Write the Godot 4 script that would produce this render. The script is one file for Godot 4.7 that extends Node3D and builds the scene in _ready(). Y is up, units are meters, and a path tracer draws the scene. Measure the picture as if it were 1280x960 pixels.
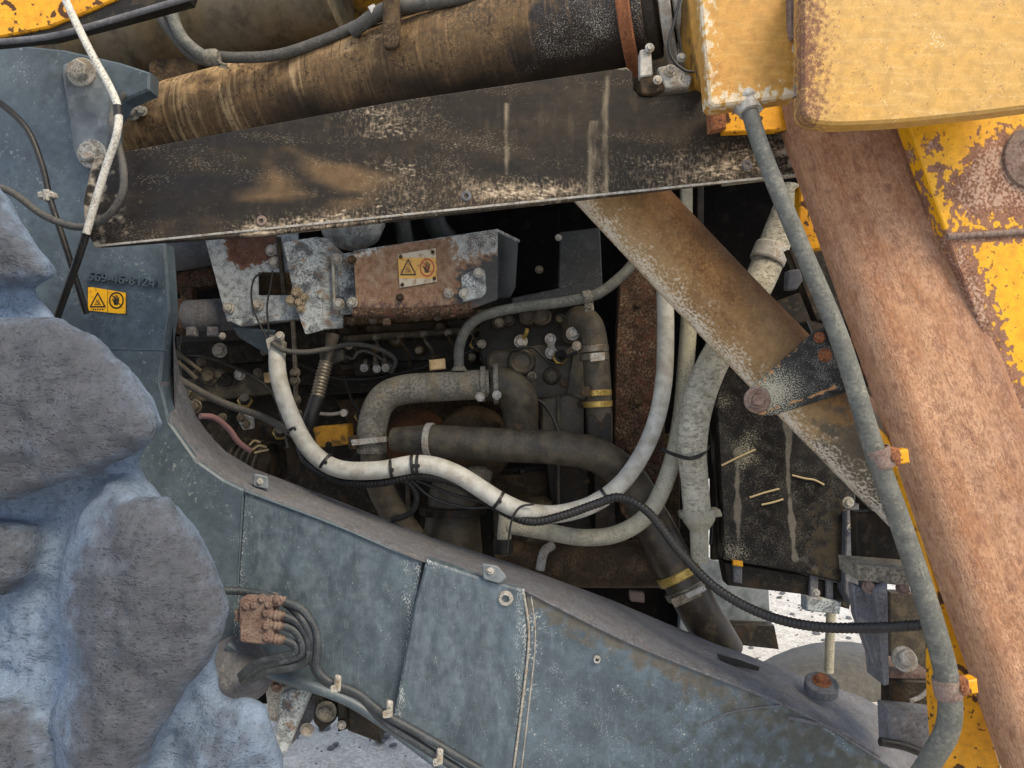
extends Node3D
# Engine bay of a heavy dump truck seen past its front tyre. Every thing is built in metres; at(x, y, depth) reads a measured spot.
const K := 0.0010387
const EYE_Y := 1.9
var bank := []
var mats := {}
var taken := {}
var rng := RandomNumberGenerator.new()
var speck: ImageTexture

func at(x: float, y: float, d: float) -> Vector3:
	return Vector3((x - 640.0) * K * d, EYE_Y + (480.0 - y) * K * d, -d)

func px(n: float, d: float) -> float:   # a length read at a depth, in metres
	return n * K * d

# ---------------------------------------------------------------- geometry
class G:
	var v := PackedVector3Array()
	var n := PackedVector3Array()
	var uv := PackedVector2Array()
	var ix := PackedInt32Array()
	var c := PackedColorArray()
	var colored := false
	var col := Color.WHITE
	func vert(p: Vector3, nn: Vector3, t := Vector2.ZERO) -> int:
		v.append(p); n.append(nn); uv.append(t); c.append(col)
		return v.size() - 1
	func tri(a: int, b: int, d: int) -> void:
		var f := (v[b] - v[a]).cross(v[d] - v[a])
		if f.dot(n[a] + n[b] + n[d]) > 0.0:
			ix.append(a); ix.append(d); ix.append(b)
		else:
			ix.append(a); ix.append(b); ix.append(d)
	func quad(a: int, b: int, d: int, e: int) -> void:
		tri(a, b, d); tri(a, d, e)
	func face(ps: Array, nn: Vector3, uvs := []) -> void:   # flat convex face
		var k := []
		for i in ps.size():
			k.append(vert(ps[i], nn, uvs[i] if uvs.size() else Vector2(ps[i].x, ps[i].y)))
		for i in range(1, ps.size() - 1):
			tri(k[0], k[i], k[i + 1])
	func box(ce: Vector3, s: Vector3, b := Basis(), bev := 0.003) -> void:
		var h := s * 0.5
		bev = minf(bev, minf(h.x, minf(h.y, h.z)) * 0.6)
		var i := h - Vector3.ONE * bev
		var cp := func(sg: Vector3, ax: int) -> Vector3:
			var p := i
			p[ax] = h[ax]
			return ce + b * (p * sg)
		for ax in 3:
			var u := (ax + 1) % 3
			var w := (ax + 2) % 3
			for sg in [-1.0, 1.0]:
				var ps := []
				for q in [[-1, -1], [1, -1], [1, 1], [-1, 1]]:
					var sv := Vector3.ONE
					sv[ax] = sg; sv[u] = q[0]; sv[w] = q[1]
					ps.append(cp.call(sv, ax))
				var nn := Vector3.ZERO
				nn[ax] = sg
				face(ps, b * nn, [Vector2(0, 1), Vector2(1, 1), Vector2(1, 0), Vector2(0, 0)])
			for a1 in [-1.0, 1.0]:
				for a2 in [-1.0, 1.0]:
					var s1 := Vector3.ONE
					s1[u] = a1; s1[w] = a2; s1[ax] = -1.0
					var s2 := s1
					s2[ax] = 1.0
					var ne := Vector3.ZERO
					ne[u] = a1; ne[w] = a2
					face([cp.call(s1, u), cp.call(s2, u), cp.call(s2, w), cp.call(s1, w)], (b * ne).normalized())
		for a0 in [-1.0, 1.0]:
			for a1 in [-1.0, 1.0]:
				for a2 in [-1.0, 1.0]:
					var sg := Vector3(a0, a1, a2)
					face([cp.call(sg, 0), cp.call(sg, 1), cp.call(sg, 2)], (b * sg).normalized())
	func lathe(o: Vector3, axis: Vector3, prof: Array, sides := 20, smooth := false) -> void:   # prof: Vector2(radius, height)
		axis = axis.normalized()
		var e1 := axis.cross(Vector3.UP if absf(axis.y) < 0.9 else Vector3.RIGHT).normalized()
		var e2 := axis.cross(e1)
		var vn := []
		for j in prof.size():
			var dp := Vector2.ZERO
			if j > 0: dp += (prof[j] - prof[j - 1]).normalized()
			if j < prof.size() - 1: dp += (prof[j + 1] - prof[j]).normalized()
			vn.append(Vector2(dp.y, -dp.x).normalized())
		for j in prof.size() - 1:
			var p0: Vector2 = prof[j]
			var p1: Vector2 = prof[j + 1]
			if p0.distance_to(p1) < 1e-6: continue
			var dd := (p1 - p0).normalized()
			var fn := Vector2(dd.y, -dd.x)
			var n0: Vector2 = vn[j] if smooth else fn
			var n1: Vector2 = vn[j + 1] if smooth else fn
			var prev := []
			for k in sides + 1:
				var an := TAU * k / sides
				var rd := e1 * cos(an) + e2 * sin(an)
				var a := vert(o + rd * p0.x + axis * p0.y, (rd * n0.x + axis * n0.y).normalized(), Vector2(float(k) / sides, float(j) / (prof.size() - 1)))
				var b2 := vert(o + rd * p1.x + axis * p1.y, (rd * n1.x + axis * n1.y).normalized(), Vector2(float(k) / sides, float(j + 1) / (prof.size() - 1)))
				if k > 0:
					if p0.x > 1e-6: tri(prev[0], a, b2)
					if p1.x > 1e-6: tri(prev[0], b2, prev[1])
				prev = [a, b2]
	func hexhead(o: Vector3, nn: Vector3, r: float, h: float, turn := 0.3) -> void:
		nn = nn.normalized()
		var e1 := nn.cross(Vector3.UP if absf(nn.y) < 0.9 else Vector3.RIGHT).normalized()
		var e2 := nn.cross(e1)
		lathe(o, nn, [Vector2(r * 1.45, 0), Vector2(r * 1.45, h * 0.18), Vector2(r * 1.35, h * 0.25), Vector2(r * 0.5, h * 0.25)], 18)
		var lo := []; var mid := []; var top := []
		for k in 6:
			var an := turn + TAU * k / 6.0
			var rd := e1 * cos(an) + e2 * sin(an)
			lo.append(o + rd * r + nn * h * 0.2)
			mid.append(o + rd * r + nn * h * 0.85)
			top.append(o + rd * r * 0.82 + nn * h)
		for k in 6:
			var l := (k + 1) % 6
			var fn: Vector3 = (lo[k] + lo[l] - 2.0 * o)
			fn = (fn - nn * fn.dot(nn)).normalized()
			face([lo[k], lo[l], mid[l], mid[k]], fn)
			face([mid[k], mid[l], top[l], top[k]], (fn + nn).normalized())
		face(top, nn)
	func tube(ctrl: Array, rad, sides := 14, sub := 8, caps := true, ripple := 0.0, pitch := 0.012) -> void:
		var ps := PackedVector3Array(); var rs := PackedFloat32Array()
		var m := ctrl.size()
		for i in m - 1:
			var p0: Vector3 = ctrl[maxi(i - 1, 0)]
			var p1: Vector3 = ctrl[i]
			var p2: Vector3 = ctrl[i + 1]
			var p3: Vector3 = ctrl[mini(i + 2, m - 1)]
			if i == 0: p0 = p1 * 2.0 - p2
			if i == m - 2: p3 = p2 * 2.0 - p1
			var ra: float = rad[i] if rad is Array else rad
			var rb: float = rad[i + 1] if rad is Array else rad
			var steps := sub
			if ripple > 0.0: steps = maxi(sub, int(p1.distance_to(p2) / (pitch * 0.25)))
			for s in steps:
				var t := float(s) / steps
				ps.append(p1.cubic_interpolate(p2, p0, p3, t)); rs.append(lerpf(ra, rb, t))
		ps.append(ctrl[m - 1]); rs.append(rad[m - 1] if rad is Array else rad)
		var total := 0.0
		var ls := PackedFloat32Array([0.0])
		for i in range(1, ps.size()):
			total += ps[i].distance_to(ps[i - 1]); ls.append(total)
		if ripple > 0.0:
			for i in ps.size(): rs[i] *= 1.0 + ripple * sin(ls[i] / pitch * TAU)
		var t0 := (ps[1] - ps[0]).normalized()
		var nn := (Vector3.UP - t0 * t0.y)
		nn = (nn if nn.length() > 0.2 else Vector3.BACK - t0 * t0.z).normalized()
		var prev := []
		for i in ps.size():
			var t := (ps[mini(i + 1, ps.size() - 1)] - ps[maxi(i - 1, 0)]).normalized()
			nn = (nn - t * nn.dot(t)).normalized()
			var bb := t.cross(nn)
			var slope := 0.0
			if i > 0 and i < ps.size() - 1: slope = (rs[i + 1] - rs[i - 1]) / maxf(1e-6, ls[i + 1] - ls[i - 1])
			var row := []
			for k in sides + 1:
				var an := TAU * k / sides
				var rd := nn * cos(an) + bb * sin(an)
				row.append(vert(ps[i] + rd * rs[i], (rd - t * slope).normalized(), Vector2(ls[i] / total, float(k) / sides)))
			if i > 0:
				for k in sides: quad(prev[k], row[k], row[k + 1], prev[k + 1])
			if caps and (i == 0 or i == ps.size() - 1):
				var cn := -t if i == 0 else t
				var ring := []
				for k in sides: ring.append(v[row[k]])
				face(ring, cn)
			prev = row
	func plane_of(ps: Array) -> Array:   # normal towards the viewer, two axes
		var nn := Vector3.ZERO
		for i in ps.size():
			var a: Vector3 = ps[i]
			var b: Vector3 = ps[(i + 1) % ps.size()]
			nn += (a - ps[0]).cross(b - ps[0])
		nn = nn.normalized()
		var mid := Vector3.ZERO
		for p in ps: mid += p
		mid /= ps.size()
		if nn.dot(Vector3(0, 1.9, 0) - mid) < 0.0: nn = -nn
		var e1 := Vector3.RIGHT - nn * nn.x
		if e1.length() < 0.3: e1 = Vector3.BACK - nn * nn.z
		e1 = e1.normalized()
		return [nn, e1, nn.cross(e1)]
	func plate(ps: Array, thick := 0.02, bev := 0.003) -> void:
		var pl := plane_of(ps)
		var nn: Vector3 = pl[0]
		var e1: Vector3 = pl[1]
		var e2: Vector3 = pl[2]
		var o: Vector3 = ps[0]
		var q := PackedVector2Array()
		for p in ps: q.append(Vector2((p - o).dot(e1), (p - o).dot(e2)))
		if Geometry2D.is_polygon_clockwise(q): q.reverse()
		var m := q.size()
		var lo := q[0]; var hi := q[0]
		for p in q:
			lo = lo.min(p); hi = hi.max(p)
		var sz := (hi - lo).max(Vector2(1e-4, 1e-4))
		var inn := PackedVector2Array()
		var en := []
		for i in m:
			var d := (q[(i + 1) % m] - q[i]).normalized()
			en.append(Vector2(d.y, -d.x))
		for i in m:
			var a: Vector2 = en[(i + m - 1) % m]
			var b: Vector2 = en[i]
			inn.append(q[i] - (a + b) / maxf(0.35, 1.0 + a.dot(b)) * bev)
		var tris := Geometry2D.triangulate_polygon(inn)
		var fr := inn
		if tris.is_empty():
			fr = q
			tris = Geometry2D.triangulate_polygon(q)
		var pos := func(w: Vector2, z: float) -> Vector3: return o + e1 * w.x + e2 * w.y - nn * z
		var tx := func(w: Vector2) -> Vector2: return Vector2((w.x - lo.x) / sz.x, (hi.y - w.y) / sz.y)
		var a0 := v.size()
		for w in fr: vert(pos.call(w, 0.0), nn, tx.call(w))
		for i in range(0, tris.size(), 3): tri(a0 + tris[i], a0 + tris[i + 1], a0 + tris[i + 2])
		var b0 := v.size()
		for w in q: vert(pos.call(w, thick), -nn, tx.call(w))
		for i in range(0, tris.size(), 3): tri(b0 + tris[i], b0 + tris[i + 1], b0 + tris[i + 2])
		for i in m:
			var j := (i + 1) % m
			var sn: Vector3 = e1 * en[i].x + e2 * en[i].y
			face([pos.call(fr[i], 0.0), pos.call(fr[j], 0.0), pos.call(q[j], bev), pos.call(q[i], bev)], (sn + nn).normalized(), [tx.call(fr[i]), tx.call(fr[j]), tx.call(q[j]), tx.call(q[i])])
			var fold: Vector2 = -en[i] * thick
			face([pos.call(q[i], bev), pos.call(q[j], bev), pos.call(q[j], thick), pos.call(q[i], thick)], sn, [tx.call(q[i]), tx.call(q[j]), tx.call(q[j] + fold), tx.call(q[i] + fold)])
	func sheet(rows: Array) -> void:   # a smooth surface through rows of points
		var R := rows.size()
		var C: int = rows[0].size()
		var ids := []
		for r in R:
			var line := []
			for k in C:
				var du: Vector3 = rows[r][mini(k + 1, C - 1)] - rows[r][maxi(k - 1, 0)]
				var dv: Vector3 = rows[mini(r + 1, R - 1)][k] - rows[maxi(r - 1, 0)][k]
				var nn := du.cross(dv).normalized()
				if nn.dot(Vector3(0, 1.9, 0) - rows[r][k]) < 0.0: nn = -nn
				line.append(vert(rows[r][k], nn, Vector2(float(k) / (C - 1), float(r) / (R - 1))))
			ids.append(line)
		for r in R - 1:
			for k in C - 1:
				quad(ids[r][k], ids[r][k + 1], ids[r + 1][k + 1], ids[r + 1][k])

func pts(a: Array, d: float) -> Array:   # [x, y, x, y ...] or [Vector3(x, y, depth) ...]
	var o := []
	if a[0] is Vector3:
		for p in a: o.append(at(p.x, p.y, p.z))
	else:
		for i in range(0, a.size(), 2): o.append(at(a[i], a[i + 1], d))
	return o

func rounded(ps: Array, r: float, seg := 4) -> Array:   # rounds every corner of an outline
	var o := []
	var m := ps.size()
	for i in m:
		var p: Vector3 = ps[i]
		var a: Vector3 = ps[(i + m - 1) % m] - p
		var b: Vector3 = ps[(i + 1) % m] - p
		var k := minf(r, minf(a.length(), b.length()) * 0.45)
		var s := p + a.normalized() * k
		var e := p + b.normalized() * k
		for j in seg + 1:
			var t := float(j) / seg
			o.append(s.lerp(p, t).lerp(p.lerp(e, t), t))
	return o

func disc(x: float, y: float, rx: float, d: float, seg := 16) -> Array:
	var o := []
	for k in seg: o.append(at(x + rx * cos(TAU * k / seg), y + rx * sin(TAU * k / seg), d))
	return o

# ---------------------------------------------------------------- naming and committing
func numbered(called: String) -> String:
	var n: int = taken.get(called, 0)
	taken[called] = n + 1
	return called if n == 0 else "%s_%03d" % [called, n]

func thing(called: String, label: String, category: String, base: Vector3, group := "") -> Node3D:
	var o := Node3D.new()
	o.name = numbered(called)
	add_child(o, true)
	o.position = base
	tag(o, label, category, group)
	return o

func tag(o: Node, label: String, category: String, group := "") -> Node:
	o.set_meta("label", label)
	o.set_meta("category", category)
	if group: o.set_meta("group", group)
	return o

func origin_of(p: Node) -> Vector3:
	return Vector3.ZERO if p == self else (p as Node3D).position + origin_of(p.get_parent())

func obj(called: String, g: G, m: Material, parent: Node = self) -> MeshInstance3D:
	var lo := g.v[0]; var hi := g.v[0]
	for p in g.v:
		lo = lo.min(p); hi = hi.max(p)
	var base := Vector3((lo.x + hi.x) * 0.5, lo.y, (lo.z + hi.z) * 0.5)
	var vv := g.v.duplicate()
	for i in vv.size(): vv[i] -= base
	var arr := []
	arr.resize(Mesh.ARRAY_MAX)
	arr[Mesh.ARRAY_VERTEX] = vv
	arr[Mesh.ARRAY_NORMAL] = g.n
	arr[Mesh.ARRAY_TEX_UV] = g.uv
	arr[Mesh.ARRAY_INDEX] = g.ix
	if g.colored: arr[Mesh.ARRAY_COLOR] = g.c
	var me := ArrayMesh.new()
	me.add_surface_from_arrays(Mesh.PRIMITIVE_TRIANGLES, arr)
	me.surface_set_material(0, m)
	var o := MeshInstance3D.new()
	o.mesh = me
	o.name = numbered(called) if parent == self else called
	parent.add_child(o, true)
	if parent != self and o.name != called:   # repeats under one thing take three-digit numbers
		var k := 1
		while parent.has_node("%s_%03d" % [called, k]): k += 1
		o.name = "%s_%03d" % [called, k]
	o.position = base - origin_of(parent)
	return o

func bolt(parent: Node, x: float, y: float, d: float, r: float, m: Material, nn := Vector3.BACK, called := "bolt", h := 0.0) -> MeshInstance3D:
	var g := G.new()
	var rr := px(r, d)
	g.hexhead(at(x, y, d), nn, rr, h if h > 0.0 else rr * 1.1, rng.randf() * TAU)
	return obj(called, g, m, parent)

# a hose that is one thing of its own
func hose(called: String, label: String, ctrl: Array, r, m: Material, category := "hose", group := "", sides := 14, ripple := 0.0, pitch := 0.012) -> MeshInstance3D:
	var g := G.new()
	g.tube(pts(ctrl, 1.0), r, sides, 8, true, ripple, pitch)
	return tag(obj(called, g, m), label, category, group)

func band(parent: Node, c: Vector3, axis: Vector3, r: float, w: float, m: Material, called := "clamp_band") -> MeshInstance3D:
	var g := G.new()
	var h := w * 0.5
	g.lathe(c, axis, [Vector2(r * 0.9, -h), Vector2(r * 1.05, -h), Vector2(r * 1.09, -h * 0.8), Vector2(r * 1.09, h * 0.8), Vector2(r * 1.05, h), Vector2(r * 0.9, h)], 24)
	return obj(called, g, m, parent)

# ---------------------------------------------------------------- textures and materials
func noise_bytes(kind: int, freq: float, oct: int, seed_: int, w := 512, h := 512, fract := 1) -> PackedByteArray:
	var f := FastNoiseLite.new()
	f.noise_type = kind
	f.frequency = freq
	f.seed = seed_
	f.fractal_type = fract
	f.fractal_octaves = oct
	var im := f.get_seamless_image(w, h, false, false, 0.15, true)
	if w != 512 or h != 512: im.resize(512, 512, Image.INTERPOLATE_CUBIC)
	im.convert(Image.FORMAT_L8)
	return im.get_data()

func make_bank() -> void:
	bank = [
		noise_bytes(FastNoiseLite.TYPE_SIMPLEX_SMOOTH, 0.006, 5, 11), noise_bytes(FastNoiseLite.TYPE_SIMPLEX_SMOOTH, 0.022, 5, 12),
		noise_bytes(FastNoiseLite.TYPE_SIMPLEX_SMOOTH, 0.09, 3, 13), noise_bytes(FastNoiseLite.TYPE_SIMPLEX, 0.33, 2, 14),
		noise_bytes(FastNoiseLite.TYPE_CELLULAR, 0.045, 2, 15), noise_bytes(FastNoiseLite.TYPE_SIMPLEX, 0.015, 4, 16, 512, 512, 2),
		noise_bytes(FastNoiseLite.TYPE_SIMPLEX_SMOOTH, 0.05, 4, 17, 64, 512), noise_bytes(FastNoiseLite.TYPE_SIMPLEX_SMOOTH, 0.05, 4, 18, 512, 64),
		noise_bytes(FastNoiseLite.TYPE_SIMPLEX, 0.11, 4, 19), noise_bytes(FastNoiseLite.TYPE_SIMPLEX, 0.2, 3, 20, 512, 96)]

# Where a stain lies: shapes in 0..1 over the surface -> 128 x 128 numbers from -1 (nowhere) to +1
func mask(shapes: Array) -> PackedFloat32Array:
	var o := PackedFloat32Array()
	o.resize(128 * 128)
	for y in 128:
		for x in 128:
			var p := Vector2((x + 0.5) / 128.0, (y + 0.5) / 128.0)
			var best := -1.0
			for s in shapes:
				var val := -1.0
				match s[0]:
					"e":   # ellipse: centre, radii
						val = 1.0 - Vector2((p.x - s[1]) / s[3], (p.y - s[2]) / s[4]).length()
					"b":   # band across y: middle, half width
						val = 1.0 - absf(p.y - s[1]) / s[2]
					"c":   # band across x
						val = 1.0 - absf(p.x - s[1]) / s[2]
					"l":   # line: from, to, half width
						val = 1.0 - Geometry2D.get_closest_point_to_segment(p, Vector2(s[1], s[2]), Vector2(s[3], s[4])).distance_to(p) / s[5]
					"p":   # polygon with a soft edge: points, softness
						var q: PackedVector2Array = s[1]
						var dd := 9.0
						for i in q.size(): dd = minf(dd, Geometry2D.get_closest_point_to_segment(p, q[i], q[(i + 1) % q.size()]).distance_to(p))
						val = dd / s[2] if Geometry2D.is_point_in_polygon(p, q) else -dd / s[2]
					"r":   # the rim of the surface: width
						val = 1.0 - minf(minf(p.x, 1.0 - p.x) * s[2], minf(p.y, 1.0 - p.y)) / s[1]
				best = maxf(best, val)
			o[y * 128 + x] = clampf(best, -1.0, 1.0)
	return o

# layers: [noise, x repeat, y repeat, low, high, colour, strength, height, roughness, mask or null, mask weight]
var jobs := []
var done := []

func paint(w: int, h: int, base: Color, rough: float, layers: Array) -> Array:
	return [w, h, base, rough, layers]

func run_job(i: int) -> void:
	var p: Array = jobs[i][1]
	done[i] = paint_now(p[0], p[1], p[2], p[3], p[4])

func run_jobs() -> void:   # all pictures at once, then the materials
	done.resize(jobs.size())
	WorkerThreadPool.wait_for_group_task_completion(WorkerThreadPool.add_group_task(run_job, jobs.size()))
	for i in jobs.size(): surface_of(mats[jobs[i][0]], done[i], jobs[i])

func paint_now(w: int, h: int, base: Color, rough: float, layers: Array) -> Array:
	var N := w * h
	var R := PackedFloat32Array(); R.resize(N); R.fill(base.r)
	var Gc := PackedFloat32Array(); Gc.resize(N); Gc.fill(base.g)
	var B := PackedFloat32Array(); B.resize(N); B.fill(base.b)
	var H := PackedFloat32Array(); H.resize(N); H.fill(0.5)
	var Q := PackedFloat32Array(); Q.resize(N); Q.fill(rough)
	for l in layers:
		var nb: PackedByteArray = bank[l[0]]
		var sx: float = float(l[1]) * 512.0 / w
		var sy: float = float(l[2]) * 512.0 / h
		var lo: float = l[3]
		var inv: float = 1.0 / (l[4] - l[3])
		var c: Color = l[5]
		var a: float = l[6]
		var dh: float = l[7] if l.size() > 7 else 0.0
		var rq: float = l[8] if l.size() > 8 else -1.0
		var has: bool = l.size() > 9 and l[9] != null
		var mk: PackedFloat32Array = l[9] if has else PackedFloat32Array()
		var mw: float = l[10] if l.size() > 10 else 1.0
		var clump: bool = (l[0] == 3 or l[0] == 8 or l[0] == 2) and lo > 0.54
		var nb2: PackedByteArray = bank[0]
		var ox := int(l[0]) * 37 + int(l[1] * 13.0) + int(lo * 991.0)
		for y in h:
			var row := ((int(y * sy) + ox * 3) & 511) * 512
			var row2 := ((int(y * sy * 2.0) + ox * 5) & 511) * 512
			var at_ := y * w
			var fy := (y + 0.5) * 128.0 / h - 0.5
			var y0 := clampi(int(fy), 0, 126)
			var ty := clampf(fy - y0, 0.0, 1.0)
			var m0 := y0 * 128
			for x in w:
				var t := nb[row + ((int(x * sx) + ox) & 511)] * 0.00392157 - lo
				if has:
					var fx := (x + 0.5) * 128.0 / w - 0.5
					var x0 := clampi(int(fx), 0, 126)
					var tx := clampf(fx - x0, 0.0, 1.0)
					var k := m0 + x0
					t += mw * ((mk[k] * (1.0 - tx) + mk[k + 1] * tx) * (1.0 - ty) + (mk[k + 128] * (1.0 - tx) + mk[k + 129] * tx) * ty)
				if clump: t += (nb2[row2 + ((int(x * sx * 2.0) + ox * 7) & 511)] - 128) * 0.0019
				if t <= 0.0: continue
				t = minf(t * inv, 1.0)
				var s := t * a
				var i := at_ + x
				R[i] += (c.r - R[i]) * s
				Gc[i] += (c.g - Gc[i]) * s
				B[i] += (c.b - B[i]) * s
				H[i] += dh * t
				if rq >= 0.0: Q[i] += (rq - Q[i]) * s
	var d1 := PackedByteArray(); d1.resize(N * 3)
	var d2 := PackedByteArray(); d2.resize(N * 3)
	for i in N:
		var j := i * 3
		d1[j] = int(clampf(R[i], 0.0, 1.0) * 255.0); d1[j + 1] = int(clampf(Gc[i], 0.0, 1.0) * 255.0); d1[j + 2] = int(clampf(B[i], 0.0, 1.0) * 255.0)
		d2[j] = int(clampf(H[i], 0.0, 1.0) * 255.0); d2[j + 1] = int(clampf(Q[i], 0.02, 1.0) * 255.0)
	return [Image.create_from_data(w, h, false, Image.FORMAT_RGB8, d1), Image.create_from_data(w, h, false, Image.FORMAT_RGB8, d2)]

func finish(called: String, job: Array, bump := 0.1, metal := 0.0, tri := 0.0, own_colour := false) -> void:
	mats[called] = StandardMaterial3D.new()
	jobs.append([called, job, bump, metal, tri, own_colour])

func surface_of(m: StandardMaterial3D, im: Array, j: Array) -> void:
	m.resource_name = j[0]
	m.albedo_texture = ImageTexture.create_from_image(im[0])
	var hr := ImageTexture.create_from_image(im[1])
	m.roughness = 1.0
	m.roughness_texture = hr
	m.roughness_texture_channel = BaseMaterial3D.TEXTURE_CHANNEL_GREEN
	m.metallic = j[3]
	m.metallic_specular = {"void_black": 0.15, "engine_black": 0.33, "engine_brown": 0.25, "rust_dark": 0.25, "plate_scab": 0.25, "tyre_rubber": 0.3, "beam_dark": 0.28, "tank_black": 0.35, "tube_big": 0.3, "tube_slant": 0.3, "belly": 0.25}.get(j[0], 0.45)
	m.heightmap_enabled = true
	m.heightmap_texture = hr
	m.heightmap_scale = j[2]
	m.vertex_color_use_as_albedo = j[5]
	if j[4] > 0.0:
		m.uv1_triplanar = true
		m.uv1_world_triplanar = true
		m.uv1_scale = Vector3.ONE * j[4]
	m.detail_enabled = true
	m.detail_albedo = speck
	m.detail_blend_mode = BaseMaterial3D.BLEND_MODE_MUL
	m.detail_uv_layer = BaseMaterial3D.DETAIL_UV_2
	m.uv2_triplanar = true
	m.uv2_world_triplanar = true
	m.uv2_scale = Vector3.ONE * 2.6

func grey(v: float) -> Color: return Color(v, v, v)
func rgb8(r: int, g: int, b: int) -> Color: return Color(r / 255.0, g / 255.0, b / 255.0)

func make_materials() -> void:
	make_bank()
	# fine speckle shared by every surface
	var sp := paint_now(512, 512, grey(0.95), 0.5, [[3, 1, 1, 0.6, 0.95, grey(0.8), 0.6], [2, 1, 1, 0.5, 0.85, grey(0.84), 0.6], [8, 1, 1, 0.62, 0.8, grey(1.0), 0.8], [1, 1, 1, 0.4, 0.8, grey(0.82), 0.7]])
	speck = ImageTexture.create_from_image(sp[0])
	var g3 := func(called: String, base: Color, rough: float, layers: Array, bump := 0.1, metal := 0.0, tri := 1.3, size := 512) -> void:
		finish(called, paint(size, size, base, rough, layers), bump, metal, tri)
	g3.call("engine_black", rgb8(30, 28, 25), 0.45, [[0, 1, 1, 0.5, 0.8, rgb8(56, 49, 40), 0.6, 0.1, 0.85], [1, 2, 2, 0.6, 0.75, rgb8(84, 73, 58), 0.5, 0.15, 0.95], [4, 1, 1, 0.7, 0.9, rgb8(24, 22, 20), 0.7, -0.1, 0.4], [3, 1, 1, 0.8, 0.92, rgb8(140, 128, 108), 0.5, 0.1, 0.9], [0, 2, 1, 0.62, 0.75, rgb8(84, 58, 38), 0.4, 0.1, 0.9]], 0.12)
	g3.call("engine_brown", rgb8(66, 55, 43), 0.75, [[1, 1, 1, 0.48, 0.74, rgb8(98, 82, 62), 0.7, 0.15, 0.95], [0, 2, 2, 0.55, 0.8, rgb8(44, 38, 32), 0.7, -0.1, 0.6], [8, 1, 1, 0.62, 0.78, rgb8(128, 106, 80), 0.5, 0.1, 0.95], [3, 1, 1, 0.8, 0.95, rgb8(30, 26, 22), 0.6, -0.1]], 0.12)
	g3.call("pipe_dusty", rgb8(132, 128, 118), 0.85, [[1, 1, 1, 0.48, 0.68, rgb8(94, 91, 84), 0.75, -0.05, 0.75], [8, 1, 1, 0.52, 0.66, rgb8(56, 54, 50), 0.6, -0.1, 0.7], [2, 1, 1, 0.56, 0.78, rgb8(150, 142, 122), 0.5, 0.1, 0.95], [0, 2, 2, 0.6, 0.8, rgb8(138, 124, 98), 0.6, 0.05, 0.95]], 0.1)
	g3.call("pipe_dark", rgb8(60, 55, 46), 0.5, [[1, 1, 1, 0.42, 0.7, rgb8(98, 89, 72), 0.7, 0.05, 0.85], [8, 1, 1, 0.6, 0.72, rgb8(110, 102, 86), 0.45, 0.1, 0.95], [5, 2, 2, 0.78, 0.9, rgb8(128, 118, 98), 0.45, 0.0], [0, 2, 2, 0.6, 0.8, rgb8(38, 36, 33), 0.7, 0.0, 0.5]], 0.08)
	g3.call("hose_pale", rgb8(186, 186, 180), 0.55, [[1, 1, 1, 0.45, 0.75, rgb8(152, 149, 140), 0.7, 0.0, 0.7], [5, 2, 2, 0.86, 0.93, rgb8(104, 100, 92), 0.6, -0.05, 0.85], [0, 2, 2, 0.55, 0.8, rgb8(138, 130, 114), 0.5], [3, 1, 1, 0.84, 0.94, rgb8(90, 84, 74), 0.6, -0.05]], 0.04, 0.0, 1.7)
	g3.call("hose_olive", rgb8(160, 157, 142), 0.75, [[1, 1, 1, 0.48, 0.7, rgb8(176, 172, 152), 0.7, 0.0, 0.8], [8, 1, 1, 0.62, 0.76, rgb8(104, 98, 80), 0.6, -0.05, 0.85], [3, 1, 1, 0.84, 0.94, rgb8(84, 80, 66), 0.6, -0.05]], 0.04, 0.0, 1.7)
	g3.call("hose_wrap", rgb8(176, 173, 158), 0.9, [[1, 2, 4, 0.56, 0.68, rgb8(104, 100, 90), 0.7, -0.3, 0.95], [0, 3, 3, 0.55, 0.75, rgb8(140, 135, 120), 0.6, -0.1], [8, 1, 1, 0.72, 0.8, rgb8(92, 88, 78), 0.5, -0.1], [2, 1, 1, 0.6, 0.8, rgb8(205, 202, 190), 0.6, 0.2]], 0.3, 0.0, 1.6)
	g3.call("hose_grey", rgb8(92, 94, 90), 0.7, [[1, 1, 1, 0.5, 0.72, rgb8(128, 128, 120), 0.6, 0.0, 0.8], [8, 1, 1, 0.6, 0.76, rgb8(66, 66, 62), 0.6, -0.05], [2, 1, 1, 0.62, 0.82, rgb8(158, 152, 136), 0.5, 0.05, 0.9]], 0.05, 0.0, 1.7)
	g3.call("rubber", rgb8(22, 22, 23), 0.45, [[1, 1, 1, 0.55, 0.8, rgb8(46, 45, 44), 0.6, 0.0, 0.8], [8, 1, 1, 0.62, 0.78, rgb8(92, 88, 82), 0.4, 0.0, 0.9]], 0.04, 0.0, 1.8)
	g3.call("rubber_dusty", rgb8(76, 75, 72), 0.75, [[1, 1, 1, 0.48, 0.72, rgb8(104, 101, 94), 0.6, 0.0, 0.9], [8, 1, 1, 0.6, 0.75, rgb8(44, 43, 42), 0.6, 0.0, 0.6], [2, 1, 1, 0.6, 0.8, rgb8(132, 127, 116), 0.4]], 0.05, 0.0, 1.8)
	g3.call("frame_blue", rgb8(74, 87, 97), 0.42, [[0, 1, 1, 0.35, 0.8, rgb8(92, 108, 120), 0.7, 0.0, 0.5], [1, 1, 1, 0.6, 0.85, rgb8(106, 122, 132), 0.35, 0.0, 0.65], [5, 2, 2, 0.9, 0.97, rgb8(140, 150, 156), 0.5, 0.02, 0.75], [3, 1, 1, 0.95, 1.0, rgb8(205, 208, 205), 0.7, 0.1, 0.9], [2, 1, 1, 0.86, 0.9, rgb8(175, 180, 178), 0.5, 0.05]], 0.04, 0.0, 1.1)
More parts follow.
